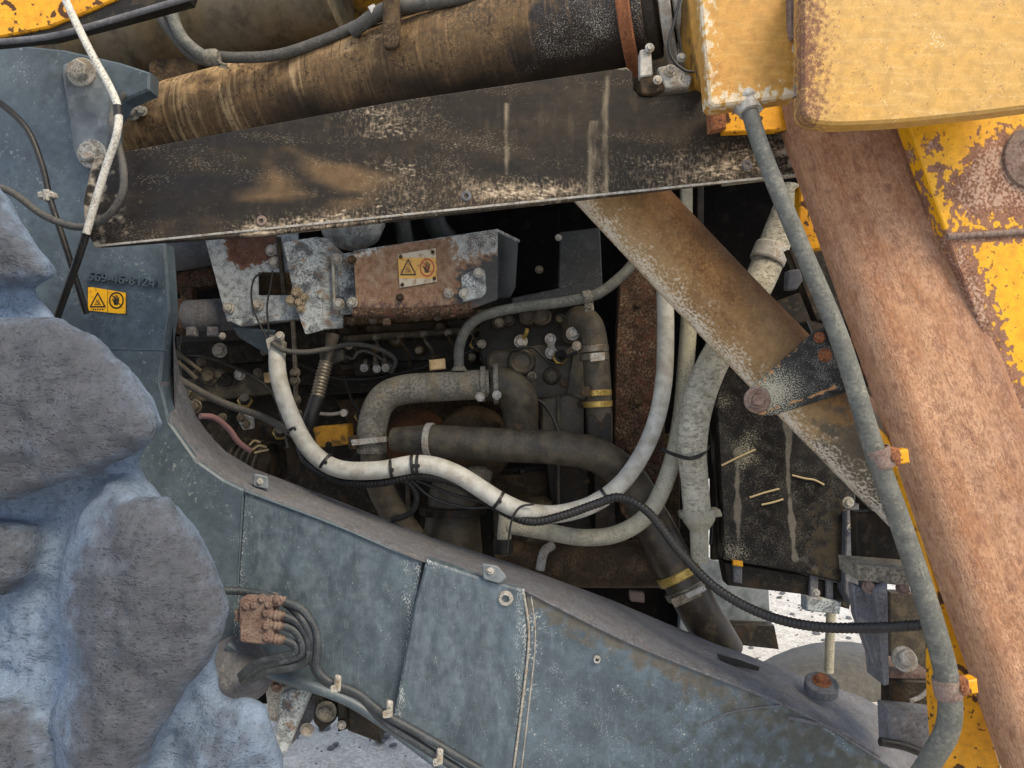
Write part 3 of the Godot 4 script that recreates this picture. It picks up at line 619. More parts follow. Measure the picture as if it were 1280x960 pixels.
# the two warning prints: a hot-surface triangle and a crossed-out hand
func sticker(plate: bool) -> StandardMaterial3D:
	var w := 256
	var h := 208 if plate else 160
	var im := Image.create_empty(w, h, false, Image.FORMAT_RGB8)
	var yel := rgb8(188, 150, 78) if plate else rgb8(250, 184, 10)
	var ink := rgb8(52, 40, 30) if plate else rgb8(24, 22, 18)
	var ring := rgb8(150, 72, 52) if plate else ink
	var cy := 102.0 if plate else 80.0
	var hand := PackedVector2Array([Vector2(-14, 26), Vector2(-20, 6), Vector2(-30, -6), Vector2(-25, -11), Vector2(-15, -2), Vector2(-16, -26), Vector2(-10, -28), Vector2(-7, -6), Vector2(-5, -34), Vector2(1, -34), Vector2(2, -6), Vector2(6, -31), Vector2(11, -30), Vector2(10, -4), Vector2(15, -22), Vector2(20, -20), Vector2(17, 8), Vector2(10, 26)])
	var t1 := Vector2(68, cy - 42); var t2 := Vector2(116, cy + 36); var t3 := Vector2(20, cy + 36)
	for y in h:
		for x in w:
			var p := Vector2(x, y)
			var c := yel
			if plate and (y < 50 or y > 158): c = rgb8(172, 166, 152)
			if not plate and (x < 5 or y < 5 or x > w - 6 or y > h - 6 or absf(x - 132.0) < 2.0): c = ink
			var de := minf(Geometry2D.get_closest_point_to_segment(p, t1, t2).distance_to(p), minf(Geometry2D.get_closest_point_to_segment(p, t2, t3).distance_to(p), Geometry2D.get_closest_point_to_segment(p, t3, t1).distance_to(p)))
			if de < 4.5: c = ink
			elif Geometry2D.is_point_in_polygon(p, PackedVector2Array([t1, t2, t3])):
				var q := p - Vector2(68, cy + 10)
				if absf(q.y - 12.0) < 3.0 and absf(q.x) < 22.0: c = ink
				if absf(q.y - 2.0 - 4.0 * sin(q.x * 0.25)) < 3.0 and absf(q.x) < 16.0: c = ink
				if absf(q.y + 8.0 - 3.0 * sin(q.x * 0.3)) < 2.5 and absf(q.x) < 10.0: c = ink
			var r := p - Vector2(190, cy)
			if Geometry2D.is_point_in_polygon(r, hand): c = ink
			if absf(r.length() - 44.0) < 5.0: c = ring
			if r.length() < 44.0 and absf(r.x * 0.7071 - r.y * 0.7071) < 3.5: c = ring
			if not plate and y > 126 and y < 136 and x > 30 and x < 106 and int(x / 5.0) % 3 != 0: c = ink
			var d: float = bank[1][(y & 511) * 512 + (x & 511)] / 255.0
			if plate: c = c.lerp(rgb8(120, 88, 58), clampf((d - 0.55) * 2.5, 0.0, 0.6))
			else: c = c.lerp(rgb8(150, 110, 30), clampf((d - 0.6) * 2.0, 0.0, 0.4))
			im.set_pixel(x, y, c)
	var m := StandardMaterial3D.new()
	m.albedo_texture = ImageTexture.create_from_image(im)
	m.roughness = 0.55
	return m

func _ready() -> void:
	rng.seed = 77
	# camera, sky, sun, exposure
	var cam := Camera3D.new()
	cam.name = "camera"
	cam.position = Vector3(0, EYE_Y, 0)
	cam.fov = 53.0
	cam.near = 0.05
	cam.far = 200.0
	add_child(cam)
	cam.current = true
	var sky := ProceduralSkyMaterial.new()
	sky.sky_top_color = Color(0.76, 0.81, 0.89)
	sky.sky_horizon_color = Color(0.9, 0.915, 0.94)
	sky.sky_curve = 0.2
	sky.ground_bottom_color = Color(0.62, 0.61, 0.6)
	sky.ground_horizon_color = Color(0.8, 0.8, 0.8)
	sky.sun_angle_max = 1.0
	var env := Environment.new()
	env.background_mode = Environment.BG_SKY
	env.sky = Sky.new()
	env.sky.sky_material = sky
	env.background_energy_multiplier = 0.7
	env.tonemap_mode = Environment.TONE_MAPPER_LINEAR
	env.tonemap_exposure = 3.0
	env.sdfgi_enabled = true
	env.ssao_enabled = true
	env.ssil_enabled = true
	var we := WorldEnvironment.new()
	we.name = "environment"
	we.environment = env
	add_child(we)
	var sun := DirectionalLight3D.new()
	sun.name = "sun"
	sun.light_color = Color(1.0, 0.93, 0.82)
	sun.light_energy = 0.5
	sun.light_angular_distance = 25.0
	sun.shadow_enabled = true
	add_child(sun)
	sun.look_at_from_position(Vector3(2.6, 4.2, 3.0), Vector3.ZERO)
	make_materials()
	build_setting()
	build_frame()
	build_tyre()
	build_top()
	build_right()
	build_tank_side()
	build_engine()
	build_clutter()
	build_hoses()
	build_small()

# ---------------------------------------------------------------- ground and far side
func build_setting() -> void:
	var g := G.new()
	var rows := []
	for r in 41:
		var line := []
		for k in 41:
			var u := (k - 20) / 20.0
			var w := (r - 20) / 20.0
			line.append(Vector3(u * absf(u) * 90.0, 0.0, -3.0 + w * absf(w) * 90.0))
		rows.append(line)
	g.sheet(rows)
	var o := obj("ground", g, mats.ground)
	o.set_meta("kind", "structure")
	tag(o, "pale dusty gravel ground under and beyond the truck", "ground")
	# loose stones: nobody could count them
	var st := G.new()
	st.lathe(Vector3.ZERO, Vector3.UP, [Vector2(0.0, -0.4), Vector2(0.7, -0.25), Vector2(1.0, 0.1), Vector2(0.6, 0.5), Vector2(0.0, 0.6)], 7)
	var one := obj("stone_shape", st, mats.dust_grey)
	var mm := MultiMesh.new()
	mm.transform_format = MultiMesh.TRANSFORM_3D
	mm.mesh = one.mesh
	mm.instance_count = 5000
	for k in 5000:
		var s := 0.006 + 0.03 * pow(rng.randf(), 4.0)
		var bs := Basis.from_euler(Vector3(rng.randf() * 0.6, rng.randf() * TAU, rng.randf() * 0.6)).scaled(Vector3(s, s * 0.7, s))
		mm.set_instance_transform(k, Transform3D(bs, Vector3(rng.randf_range(-3.5, 4.0), 0.0, -rng.randf_range(2.0, 10.0))))
	one.free()
	var mi := MultiMeshInstance3D.new()
	mi.name = "gravel"
	mi.multimesh = mm
	add_child(mi, true)
	mi.set_meta("kind", "stuff")
	tag(mi, "loose grey stones scattered over the ground", "gravel")
	# the wheel on the far side
	var d := 4.6
	var w := thing("far_wheel", "dark grey wheel on the far side, low in the bright gap", "wheel", at(1030, 1010, d))
	g = G.new()
	var c := at(1095, 1058, d)
	g.lathe(c, Vector3(0.12, 0, 1), [Vector2(0.5, 0.0), Vector2(0.86, 0.0), Vector2(1.0, -0.06), Vector2(1.06, -0.2), Vector2(1.06, -0.5), Vector2(0.9, -0.6)], 48, true)
	obj("tyre", g, mats.rubber_dusty, w)
	g = G.new()
	g.lathe(c, Vector3(0.12, 0, 1), [Vector2(0.0, -0.06), Vector2(0.3, -0.06), Vector2(0.34, 0.01), Vector2(0.52, 0.02), Vector2(0.52, -0.1)], 40)
	obj("rim", g, mats.frame_dark, w)
	# pale skirt panel and step of the far side seen through the gap
	g = G.new()
	g.plate(pts([850, 690, 960, 716, 962, 760, 966, 800, 850, 790], 3.75), 0.05)
	tag(obj("skirt_panel", g, mats.pad_grey), "pale grey panel behind the clamped pipe, left of the gap", "panel")
	g = G.new()
	g.plate(pts([912, 780, 968, 782, 974, 812, 920, 806], 3.6), 0.06)
	tag(obj("step_block", g, mats.engine_black), "black block at the lower left corner of the bright gap", "block")
	g = G.new()
	g.tube(pts([1040, 730, 1036, 840], 3.3), 0.02)
	tag(obj("grab_post", g, mats.hose_olive), "thin pale green upright rod standing in the bright gap", "rod")
	# overhead deck, and a black sheet added to keep the bay dark behind
	g = G.new()
	g.box(Vector3(-0.2, 3.33, -4.1), Vector3(5.4, 0.08, 3.6))
	tag(obj("deck_floor", g, mats.belly), "underside of the truck deck above the engine", "deck")
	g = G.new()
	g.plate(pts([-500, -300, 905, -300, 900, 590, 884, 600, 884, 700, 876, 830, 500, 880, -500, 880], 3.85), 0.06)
	tag(obj("added_backing", g, mats.void_black), "black wall added deep behind the engine to keep the bay dark", "wall")

# ---------------------------------------------------------------- slate blue main frame
func polyline(a: Array, n: int) -> Array:
	var l := [0.0]
	for i in range(1, a.size()): l.append(l[-1] + a[i].distance_to(a[i - 1]))
	var o := []
	for k in n:
		var t: float = l[-1] * k / (n - 1)
		var i := 1
		while i < a.size() - 1 and l[i] < t: i += 1
		o.append(a[i - 1].lerp(a[i], clampf((t - l[i - 1]) / maxf(1e-6, l[i] - l[i - 1]), 0, 1)))
	return o

func build_frame() -> void:
	var f := thing("main_frame", "slate blue steel frame curving down from behind the tyre along the bottom", "frame", at(560, 960, 2.25))
	var d := 2.25
	var g := G.new()
	g.plate(pts([-120, 40, 0, 54, 80, 62, 150, 78, 187, 90, 186, 112, 154, 126, 140, 150, 140, 200, 160, 300, 206, 304, 209, 340, 212, 392, 204, 440, 200, 478, 212, 528, 246, 576, 280, 600, 305, 612, 298, 735, 292, 812, 200, 860, -120, 900], d), 0.06, 0.006)
	obj("collar_plate", g, mats.frame_blue, f)
	g = G.new()
	g.plate(pts([306, 613, 420, 656, 528, 703, 518, 762, 497, 892, 470, 897, 420, 868, 330, 838, 285, 818, 298, 735], d), 0.04, 0.003)
	obj("side_plate", g, mats.frame_plate, f)
	g = G.new()
	g.plate(pts([533, 700, 600, 722, 656, 738, 660, 800, 640, 980, 600, 1000, 545, 950, 493, 892, 516, 765], 2.215), 0.05, 0.006)
	obj("side_plate", g, mats.frame_plate, f)
	g = G.new()
	g.plate(pts([657, 738, 800, 808, 1000, 888, 1120, 962, 1160, 1030, 600, 1030, 640, 980, 660, 800], 2.22), 0.04, 0.003)
	obj("side_plate", g, mats.frame_plate_long, f)
	# dusty top flange
	var outer := polyline(pts([Vector3(212, 392, 2.25), Vector3(203, 440, 2.25), Vector3(199, 478, 2.25), Vector3(211, 528, 2.25), Vector3(246, 577, 2.25), Vector3(280, 600, 2.25), Vector3(305, 612, 2.25), Vector3(420, 655, 2.25), Vector3(530, 701, 2.235), Vector3(657, 737, 2.215), Vector3(800, 807, 2.215), Vector3(1000, 887, 2.215), Vector3(1120, 961, 2.215), Vector3(1180, 1010, 2.215)], 1.0), 60)
	var inner := polyline(pts([Vector3(214, 392, 2.27), Vector3(217, 430, 2.32), Vector3(224, 466, 2.4), Vector3(247, 525, 2.45), Vector3(278, 562, 2.5), Vector3(318, 586, 2.55), Vector3(400, 617, 2.55), Vector3(540, 672, 2.55), Vector3(640, 704, 2.55), Vector3(760, 748, 2.55), Vector3(850, 786, 2.55), Vector3(960, 829, 2.55), Vector3(1080, 872, 2.55), Vector3(1180, 930, 2.55)], 1.0), 60)
	g = G.new()
	var r0 := []; var r1 := []; var r2 := []; var r3 := []; var r4 := []; var r5 := []
	for i in 60:
		var a: Vector3 = outer[i]
		var b: Vector3 = inner[i]
		r0.append(b + Vector3(0, -0.25, -0.02)); r1.append(b + Vector3(0, -0.015, -0.012)); r2.append(b)
		r3.append(a.lerp(b, 0.5) + Vector3(0, 0.004, 0)); r4.append(a.lerp(b, 0.1) + Vector3(0, 0.004, 0)); r5.append(a + Vector3(0, -0.006, -0.002))
	g.sheet([r0, r1, r2, r3, r4, r5])
	obj("top_flange", g, mats.dust_grey, f)
	# welds
	for s in [[[303, 616, 300, 680, 297, 735], 2.25, 0.003, "frame_blue"], [[655, 742, 661, 800, 650, 900, 640, 975], 2.215, 0.005, "pale_metal"], [[664, 745, 669, 800, 659, 900, 650, 975], 2.22, 0.003, "pale_metal"], [[306, 614, 420, 657, 528, 704], 2.246, 0.005, "frame_blue"], [[660, 740, 800, 809, 1000, 890, 1120, 963], 2.216, 0.006, "dust_grey"], [[860, 806, 930, 838, 1110, 925], 2.4, 0.004, "dust_grey"], [[880, 905, 915, 890, 985, 880], 2.218, 0.003, "dust_grey"], [[985, 896, 1045, 912, 1100, 945], 2.218, 0.008, "dust_grey"], [[140, 436, 210, 438], 2.249, 0.0025, "frame_blue"]]:
		g = G.new()
		g.tube(pts(s[0], s[1]), s[2] * 0.75, 8, 14, true, 0.06, 0.014)
		obj("weld_bead", g, mats[s[3]], f)
	# lower lip carrying the cables
	g = G.new()
	g.tube(pts([285, 806, 330, 838, 420, 869, 470, 897, 545, 952, 610, 1005], 2.22), 0.016, 10, 6)
	obj("lower_lip", g, mats.frame_blue, f)
	# flange pad with two large bolts
	g = G.new()
	g.plate(rounded(pts([74, 76, 126, 82, 140, 110, 138, 150, 126, 206, 108, 212, 92, 196, 84, 140], d - 0.025), 0.03), 0.025, 0.008)
	obj("bolt_pad", g, mats.pad_grey, f)
	for b in [[103, 91, 12.5], [116, 193, 12.5]]:
		bolt(f, b[0], b[1], d - 0.025, b[2], mats.pale_metal, Vector3.BACK, "bolt", 0.035)
	# warning sticker
	g = G.new()
	g.plate(pts([109, 358, 157.5, 366, 158, 393, 110, 388], d - 0.003), 0.002, 0.0005)
	var st := obj("warning_sticker", g, mats.sticker, f)
	st.set_meta("label", "yellow warning sticker with a triangle and a hand, stuck on the frame")
	# cast number
	var tm := TextMesh.new()
	tm.text = "569-46-81241"
	tm.font_size = 32
	tm.pixel_size = 0.0011
	tm.depth = 0.012
	var fnt := SystemFont.new()
	fnt.font_names = PackedStringArray(["Droid Sans"])
	fnt.font_weight = 700
	tm.font = fnt
	var mi := MeshInstance3D.new()
	mi.name = "cast_number"
	mi.mesh = tm
	mi.material_override = mats.frame_blue
	f.add_child(mi, true)
	mi.position = at(157, 350, d - 0.004) - f.position
	mi.rotation.z = deg_to_rad(-6.0)
	# lugs, tabs and studs
	g = G.new()
	g.plate(rounded(pts([316, 592, 334, 596, 335, 612, 316, 608], 2.3), 0.008), 0.012)
	obj("tab", g, mats.pad_grey, f)
	bolt(f, 325, 602, 2.3, 3, mats.pale_metal)
	g = G.new()
	g.plate(rounded(pts([602, 705, 622, 708, 634, 722, 625, 730, 604, 724], 2.2), 0.008), 0.014)
	obj("tab", g, mats.pad_grey, f)
	bolt(f, 613, 713, 2.2, 3.5, mats.pale_metal, Vector3(0, 0.5, 1))
	for s in [[632, 748, 9.0], [746, 824, 4.5]]:
		g = G.new()
		var r := px(s[2], 2.2)
		g.lathe(at(s[0], s[1], 2.214), Vector3.BACK, [Vector2(r * 0.5, -0.004), Vector2(r * 0.55, 0.008), Vector2(r * 0.9, 0.008), Vector2(r * 1.1, 0.0)], 18)
		obj("weld_ring", g, mats.pale_metal, f)
	g = G.new()
	g.lathe(at(1027, 856, 2.36), Vector3(0, 1, 0.35), [Vector2(0.05, -0.02), Vector2(0.05, 0.006), Vector2(0.046, 0.01), Vector2(0.0, 0.01)], 20)
	obj("washer", g, mats.dust_grey, f)
	bolt(f, 1027, 852, 2.36, 8, mats.rust, Vector3(0, 1, 0.35))
	g = G.new()
	g.plate(rounded(pts([897, 818, 922, 824, 950, 834, 948, 839, 918, 832, 899, 824], 2.36), 0.004), 0.012)
	obj("rubber_strip", g, mats.rubber, f)

# ---------------------------------------------------------------- tyre (one continuous surface, split into its lugs)
func poly_dist(p: Vector2, q: PackedVector2Array) -> float:
	var best := 1e9
	var inside := false
	var j := q.size() - 1
	for i in q.size():
		var a := q[i]
		var b := q[j]
		var e := b - a
		var w := p - a
		best = minf(best, (w - e * clampf(w.dot(e) / e.dot(e), 0.0, 1.0)).length_squared())
		if (a.y > p.y) != (b.y > p.y) and p.x < (b.x - a.x) * (p.y - a.y) / (b.y - a.y) + a.x: inside = not inside
		j = i
	return -sqrt(best) if inside else sqrt(best)

func smin(a: float, b: float, k: float) -> float:
	var h := maxf(k - absf(a - b), 0.0) / k
	return minf(a, b) - h * h * k * 0.25

func build_tyre() -> void:
	var D := 1.6
	var shapes := [   # outline, height of the crown above the groove floor
		[[-420, 380, -420, 60, -60, 150, -10, 225, 30, 280, 58, 318, 62, 352, 30, 366], 0.09],
		[[-420, 640, -420, 400, 0, 373, 62, 374, 108, 402, 150, 440, 184, 486, 202, 528, 198, 564, 152, 594, 110, 612, 60, 630, 0, 650], 0.16],
		[[-420, 655, -20, 640, 34, 650, 50, 690, 38, 738, 0, 766, -420, 790], 0.11],
		[[88, 664, 126, 620, 198, 604, 238, 648, 270, 704, 294, 770, 288, 812, 268, 850, 232, 892, 204, 935, 160, 1000, 100, 1030, 62, 1000, 54, 930, 70, 880, 78, 840, 62, 790, 64, 730], 0.17],
		[[-420, 860, 0, 868, 44, 892, 60, 945, 58, 1100, -420, 1100], 0.12],
		[[205, 985, 228, 930, 262, 888, 300, 868, 334, 884, 350, 925, 358, 985, 372, 1100, 190, 1100], 0.05]]
	var body := [-420, 60, -80, 150, 0, 260, 40, 350, 100, 420, 160, 470, 196, 530, 182, 582, 178, 602, 225, 650, 262, 720, 284, 780, 280, 830, 284, 862, 316, 880, 340, 930, 352, 1000, 368, 1100, -420, 1100]
	var polys := []
	for s in shapes + [[body, 0.0]]:
		var q := PackedVector2Array()
		var far: float = 1.65 - s[1]   # the depth of the crest that this outline was measured on
		for i in range(0, s[0].size(), 2): q.append(Vector2((s[0][i] - 640.0) * K * far, EYE_Y + (480.0 - s[0][i + 1]) * K * far))
		polys.append(q)
	var mid := [-9.0, -9.0, -9.0, -0.76, -9.0, -9.0]   # left of these a lug's wall leans outward
	var cell := 0.0105
	var lo := Vector3((-330 - 640.0) * K * D, EYE_Y + (480.0 - 1060.0) * K * D, -2.0)
	var nx := int((385 + 330) * K * D / cell) + 2
	var ny := int((1060 - 130) * K * D / cell) + 2
	var nz := int(0.56 / cell)
	var wob := FastNoiseLite.new()
	wob.seed = 5; wob.frequency = 9.0; wob.fractal_octaves = 3
	var F := PackedFloat32Array()
	F.resize(nx * ny * nz)
	var own := PackedInt32Array()
	own.resize(nx * ny)
	var lows := PackedFloat32Array()
	lows.resize(nx * ny)
	var floor_z := -1.63
	for y in ny:
		for x in nx:
			var p := Vector2(lo.x + x * cell, lo.y + y * cell)
			var ds := []
			for q in polys: ds.append(poly_dist(p, q))
			var bow := -pow(p.y - 1.45, 2.0) * 0.03
			var n1 := wob.get_noise_2d(p.x, p.y)
			var n2 := wob.get_noise_2d(p.x * 3.3 + 9.0, p.y * 3.3)
			var low := 1e9
			for i in 6:
				if ds[i] < low:
					low = ds[i]; own[y * nx + x] = i
			lows[y * nx + x] = low
			if low > 0.022: own[y * nx + x] = 6
			var sb: float = ds[6] + 0.012 * n1
			for z in nz:
				var zz := lo.z + z * cell - bow
				var w0 := Vector2(sb + 0.05 + maxf(0.0, floor_z - zz) * 0.6, zz - floor_z + 0.05 - 0.02 * n1)
				var f := minf(maxf(w0.x, w0.y), 0.0) + w0.max(Vector2.ZERO).length() - 0.05
				for i in 6:
					if ds[i] > 0.25: continue
					var hgt: float = shapes[i][1]
					var s: float = ds[i] + 0.011 * n1 + 0.003 * n2
					var dome: float = hgt * 0.32 * pow(1.0 - minf(1.0, -minf(s, 0.0) / 0.18), 2.0)
					var rd := 0.05
					var deep: float = floor_z + hgt - zz
					var w := Vector2(s + rd + minf(deep, hgt) * lerpf(-0.3, 0.42, smoothstep(mid[i] - 0.1, mid[i] + 0.08, p.x)) + maxf(0.0, deep - hgt) * 0.5, zz - floor_z - hgt + dome + rd - 0.016 * n1 - 0.003 * n2)
					var e := minf(maxf(w.x, w.y), 0.0) + w.max(Vector2.ZERO).length() - rd
					f = smin(f, e, 0.065)
				F[(z * ny + y) * nx + x] = maxf(f, -(zz + 1.93))
	# surface nets
	var id := PackedInt32Array()
	id.resize(nx * ny * nz)
	id.fill(-1)
	var Cc := PackedColorArray()
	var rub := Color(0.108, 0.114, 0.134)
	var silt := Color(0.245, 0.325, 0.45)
	var V := PackedVector3Array(); var Nn := PackedVector3Array(); var Ow := PackedInt32Array()
	var at3 := func(x: int, y: int, z: int) -> float: return F[(z * ny + y) * nx + x]
	for z in nz - 1:
		for y in ny - 1:
			var b := (z * ny + y) * nx
			for x in nx - 1:
				var k := b + x
				var v0 := F[k]; var v1 := F[k + 1]; var v2 := F[k + nx]; var v3 := F[k + nx + 1]
				var kk := k + nx * ny
				var v4 := F[kk]; var v5 := F[kk + 1]; var v6 := F[kk + nx]; var v7 := F[kk + nx + 1]
				var neg := int(v0 < 0) + int(v1 < 0) + int(v2 < 0) + int(v3 < 0) + int(v4 < 0) + int(v5 < 0) + int(v6 < 0) + int(v7 < 0)
				if neg == 0 or neg == 8: continue
				var vs := [v0, v1, v2, v3, v4, v5, v6, v7]
				var sum := Vector3.ZERO
				var cnt := 0
				for e in [[0, 1], [2, 3], [4, 5], [6, 7], [0, 2], [1, 3], [4, 6], [5, 7], [0, 4], [1, 5], [2, 6], [3, 7]]:
					var fa: float = vs[e[0]]
					var fb: float = vs[e[1]]
					if (fa < 0) != (fb < 0):
						var t := fa / (fa - fb)
						var pa := Vector3(e[0] & 1, (e[0] >> 1) & 1, e[0] >> 2)
						var pb := Vector3(e[1] & 1, (e[1] >> 1) & 1, e[1] >> 2)
						sum += pa.lerp(pb, t); cnt += 1
				id[k] = V.size()
				V.append(lo + (Vector3(x, y, z) + sum / cnt) * cell)
				Nn.append(Vector3(v1 - v0 + v3 - v2 + v5 - v4 + v7 - v6, v2 - v0 + v3 - v1 + v6 - v4 + v7 - v5, v4 - v0 + v5 - v1 + v6 - v2 + v7 - v3).normalized())
				var pv: Vector3 = V[V.size() - 1]
				var o_i: int = own[y * nx + x]
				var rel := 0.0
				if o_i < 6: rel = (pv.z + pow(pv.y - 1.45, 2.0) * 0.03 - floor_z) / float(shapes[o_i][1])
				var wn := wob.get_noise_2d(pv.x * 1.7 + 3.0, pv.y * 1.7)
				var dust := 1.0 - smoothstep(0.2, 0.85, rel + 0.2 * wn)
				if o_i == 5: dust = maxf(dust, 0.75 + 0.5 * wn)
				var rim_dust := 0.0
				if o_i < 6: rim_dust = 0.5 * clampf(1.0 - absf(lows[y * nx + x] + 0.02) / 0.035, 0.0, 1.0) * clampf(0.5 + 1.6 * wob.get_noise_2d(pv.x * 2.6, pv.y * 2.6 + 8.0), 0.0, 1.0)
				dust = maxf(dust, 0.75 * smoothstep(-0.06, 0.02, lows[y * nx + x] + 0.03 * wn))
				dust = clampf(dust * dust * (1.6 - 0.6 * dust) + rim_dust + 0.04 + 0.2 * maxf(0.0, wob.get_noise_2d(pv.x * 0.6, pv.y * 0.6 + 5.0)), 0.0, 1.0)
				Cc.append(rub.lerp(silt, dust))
				Ow.append(o_i)
	var t := thing("tyre", "huge grey tyre with chunky dusty tread lugs filling the lower left", "tyre", at(100, 1060, D))
	var gs := []
	var maps := []
	for i in 7:
		gs.append(G.new()); maps.append({})
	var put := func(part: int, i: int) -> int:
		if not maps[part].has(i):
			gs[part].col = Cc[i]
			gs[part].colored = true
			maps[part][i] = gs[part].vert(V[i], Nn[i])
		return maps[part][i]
	for z in range(1, nz - 1):
		for y in range(1, ny - 1):
			for x in range(1, nx - 1):
				var k := (z * ny + y) * nx + x
				var f0 := F[k] < 0
				for ax in 3:
					var st: int = [1, nx, nx * ny][ax]
					if f0 == (F[k + st] < 0): continue
					var u: int = [nx, nx * ny, 1][ax]
					var w: int = [nx * ny, 1, nx][ax]
					var q := [id[k], id[k - u], id[k - u - w], id[k - w]]
					if q.min() < 0: continue
					var part: int = Ow[q[0]]
					var z_front: float = V[q[0]].z
					if z_front < floor_z - 0.03: part = 6
					gs[part].quad(put.call(part, q[0]), put.call(part, q[1]), put.call(part, q[2]), put.call(part, q[3]))
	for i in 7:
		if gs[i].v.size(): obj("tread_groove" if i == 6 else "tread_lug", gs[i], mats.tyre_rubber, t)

# ---------------------------------------------------------------- beam, big tube and what shows above them
func build_top() -> void:
	var g := G.new()
	var d := 2.0
	var b := thing("guard_beam", "long dark steel guard beam with tan patches crossing the engine bay", "beam", at(560, 290, d))
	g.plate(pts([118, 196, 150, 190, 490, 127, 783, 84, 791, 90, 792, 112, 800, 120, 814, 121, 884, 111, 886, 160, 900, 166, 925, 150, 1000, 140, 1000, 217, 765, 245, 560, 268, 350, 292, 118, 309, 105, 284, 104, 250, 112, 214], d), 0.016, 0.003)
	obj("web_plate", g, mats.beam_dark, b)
	g = G.new()
	g.plate(pts([Vector3(121, 309, 2.0), Vector3(350, 293, 2.0), Vector3(560, 269, 2.0), Vector3(765, 246, 2.0), Vector3(1000, 218, 2.0), Vector3(1000, 220, 2.06), Vector3(765, 247, 2.06), Vector3(560, 269.5, 2.06), Vector3(350, 293, 2.06), Vector3(125, 308, 2.06)], 1.0), 0.006, 0.001)
	obj("lower_edge", g, mats.pale_metal, b)
	for s in [[583, 245], [934, 206], [327, 276]]:
		g = G.new()
		g.lathe(at(s[0], s[1], 1.999), Vector3.BACK, [Vector2(0.0, -0.004), Vector2(0.006, -0.004), Vector2(0.006, 0.003), Vector2(0.012, 0.003), Vector2(0.014, 0.0)], 16)
		obj("rivet_hole", g, mats.rust_pink if s[0] == 327 else mats.dust_grey, b)
	# big tube
	var L := at(152, 172, 2.65)
	var R := at(806, 14, 2.14)
	var ax := (R - L).normalized()
	var t := thing("cylinder_tube", "large horizontal steel tube caked with tan dust above the guard beam", "tube", L + (R - L) * 0.5 + Vector3(0, -0.14, 0))
	g = G.new()
	g.tube([L + ax * 0.05, L + (R - L) * 0.5, R], 0.14, 40, 10)
	obj("barrel", g, mats.tube_big, t)
	g = G.new()
	g.lathe(L, ax, [Vector2(0.0, -0.03), Vector2(0.07, -0.03), Vector2(0.11, 0.0), Vector2(0.12, 0.045), Vector2(0.1, 0.055)], 32)
	obj("end_cap", g, mats.engine_black, t)
	# collars at the right end
	for s in [[-0.045, 0.165, 0.035, "rust"], [0.01, 0.13, 0.05, "engine_black"], [0.06, 0.15, 0.03, "pale_metal"], [0.105, 0.12, 0.05, "pale_metal"], [0.15, 0.155, 0.02, "engine_black"]]:
		g = G.new()
		g.lathe(R + ax * s[0], ax, [Vector2(s[1] * 0.8, -s[2] * 0.5), Vector2(s[1] - 0.004, -s[2] * 0.5), Vector2(s[1], -s[2] * 0.4), Vector2(s[1], s[2] * 0.4), Vector2(s[1] - 0.004, s[2] * 0.5), Vector2(s[1] * 0.8, s[2] * 0.5)], 40)
		obj("collar", g, mats[s[3]], t)
	g = G.new()
	g.tube([R, R + ax * 0.3], 0.1, 24, 2)
	obj("rod", g, mats.engine_brown, t)
	for s in [[812, 60, 4], [838, 88, 5], [822, 100, 4], [852, 72, 4]]:
		bolt(t, s[0], s[1], 1.98, s[2], mats.pale_metal)
	for s in [[800, 96, 800, 62, 814, 60, 816, 94], [822, 84, 842, 80, 866, 96, 862, 108, 832, 110]]:
		g = G.new()
		g.plate(rounded(pts(s, 1.985), 0.006), 0.03)
		obj("clamp_ear", g, mats.pale_metal, t)
	g = G.new()
	g.plate(rounded(pts([800, 100, 812, 92, 828, 96, 832, 112, 812, 118, 802, 116], 1.99), 0.008), 0.02)
	obj("clamp_ear", g, mats.engine_brown, t)
	# grease nipple near the left end
	bolt(t, 166, 139, 2.46, 8, mats.pale_metal)
	bolt(t, 178, 139, 2.45, 4.5, mats.pale_metal)
	# strap over the crown
	g = G.new()
	g.plate(rounded(pts([478, 0, 484, -14, 497, -14, 500, 4, 499, 52, 495, 59, 481, 60, 478, 52], 2.16), 0.01), 0.02)
	var s0 := obj("strap", g, mats.engine_brown)
	tag(s0, "short rusty steel strap standing over the tube crown", "strap")
	g = G.new()
	g.plate(rounded(pts([184, 80, 192, 70, 236, 64, 245, 70, 246, 92, 188, 106], 2.5), 0.012), 0.05, 0.006)
	tag(obj("bracket_plate", g, mats.engine_brown), "small brown rounded plate behind the tube at upper left", "bracket")
	# yellow platform edge, top left
	var y := thing("platform_edge", "yellow painted platform edge with a black underside at top left", "platform", at(80, 60, 2.0))
	g = G.new()
	g.plate(pts([-80, -40, 160, -40, 146, -2, 110, 14, 60, 34, 0, 46, -80, 50], 2.0), 0.05, 0.004)
	obj("fascia", g, mats.yellow_paint, y)
	g = G.new()
	g.plate(pts([-80, 50, 0, 47, 60, 35, 110, 15, 146, -1, 158, -20, 240, -20, 234, -2, 130, 26, 60, 44, -80, 58], 2.01), 0.05, 0.004)
	obj("black_edge", g, mats.engine_black, y)
	g = G.new()
	g.tube(pts([-20, 54, 60, 46, 130, 28, 240, -4], 2.0), 0.008, 8, 4)
	obj("edge_trim", g, mats.dust_grey, y)
	g = G.new()
	g.tube(pts([Vector3(40, 70, 2.7), Vector3(180, 40, 2.6), Vector3(420, -20, 2.5)], 1.0), 0.17, 28, 6)
	tag(obj("belly_tank", g, mats.belly), "dusty grey brown round tank under the platform at top left", "tank")
	g = G.new()
	g.plate(pts([340, -40, 480, -40, 480, 14, 440, 30, 400, 34, 350, 8], 2.75), 0.06)
	tag(obj("deck_beam", g, mats.yellow_grimy), "grimy yellow deck beam behind the tube at the top", "beam")
	g = G.new()
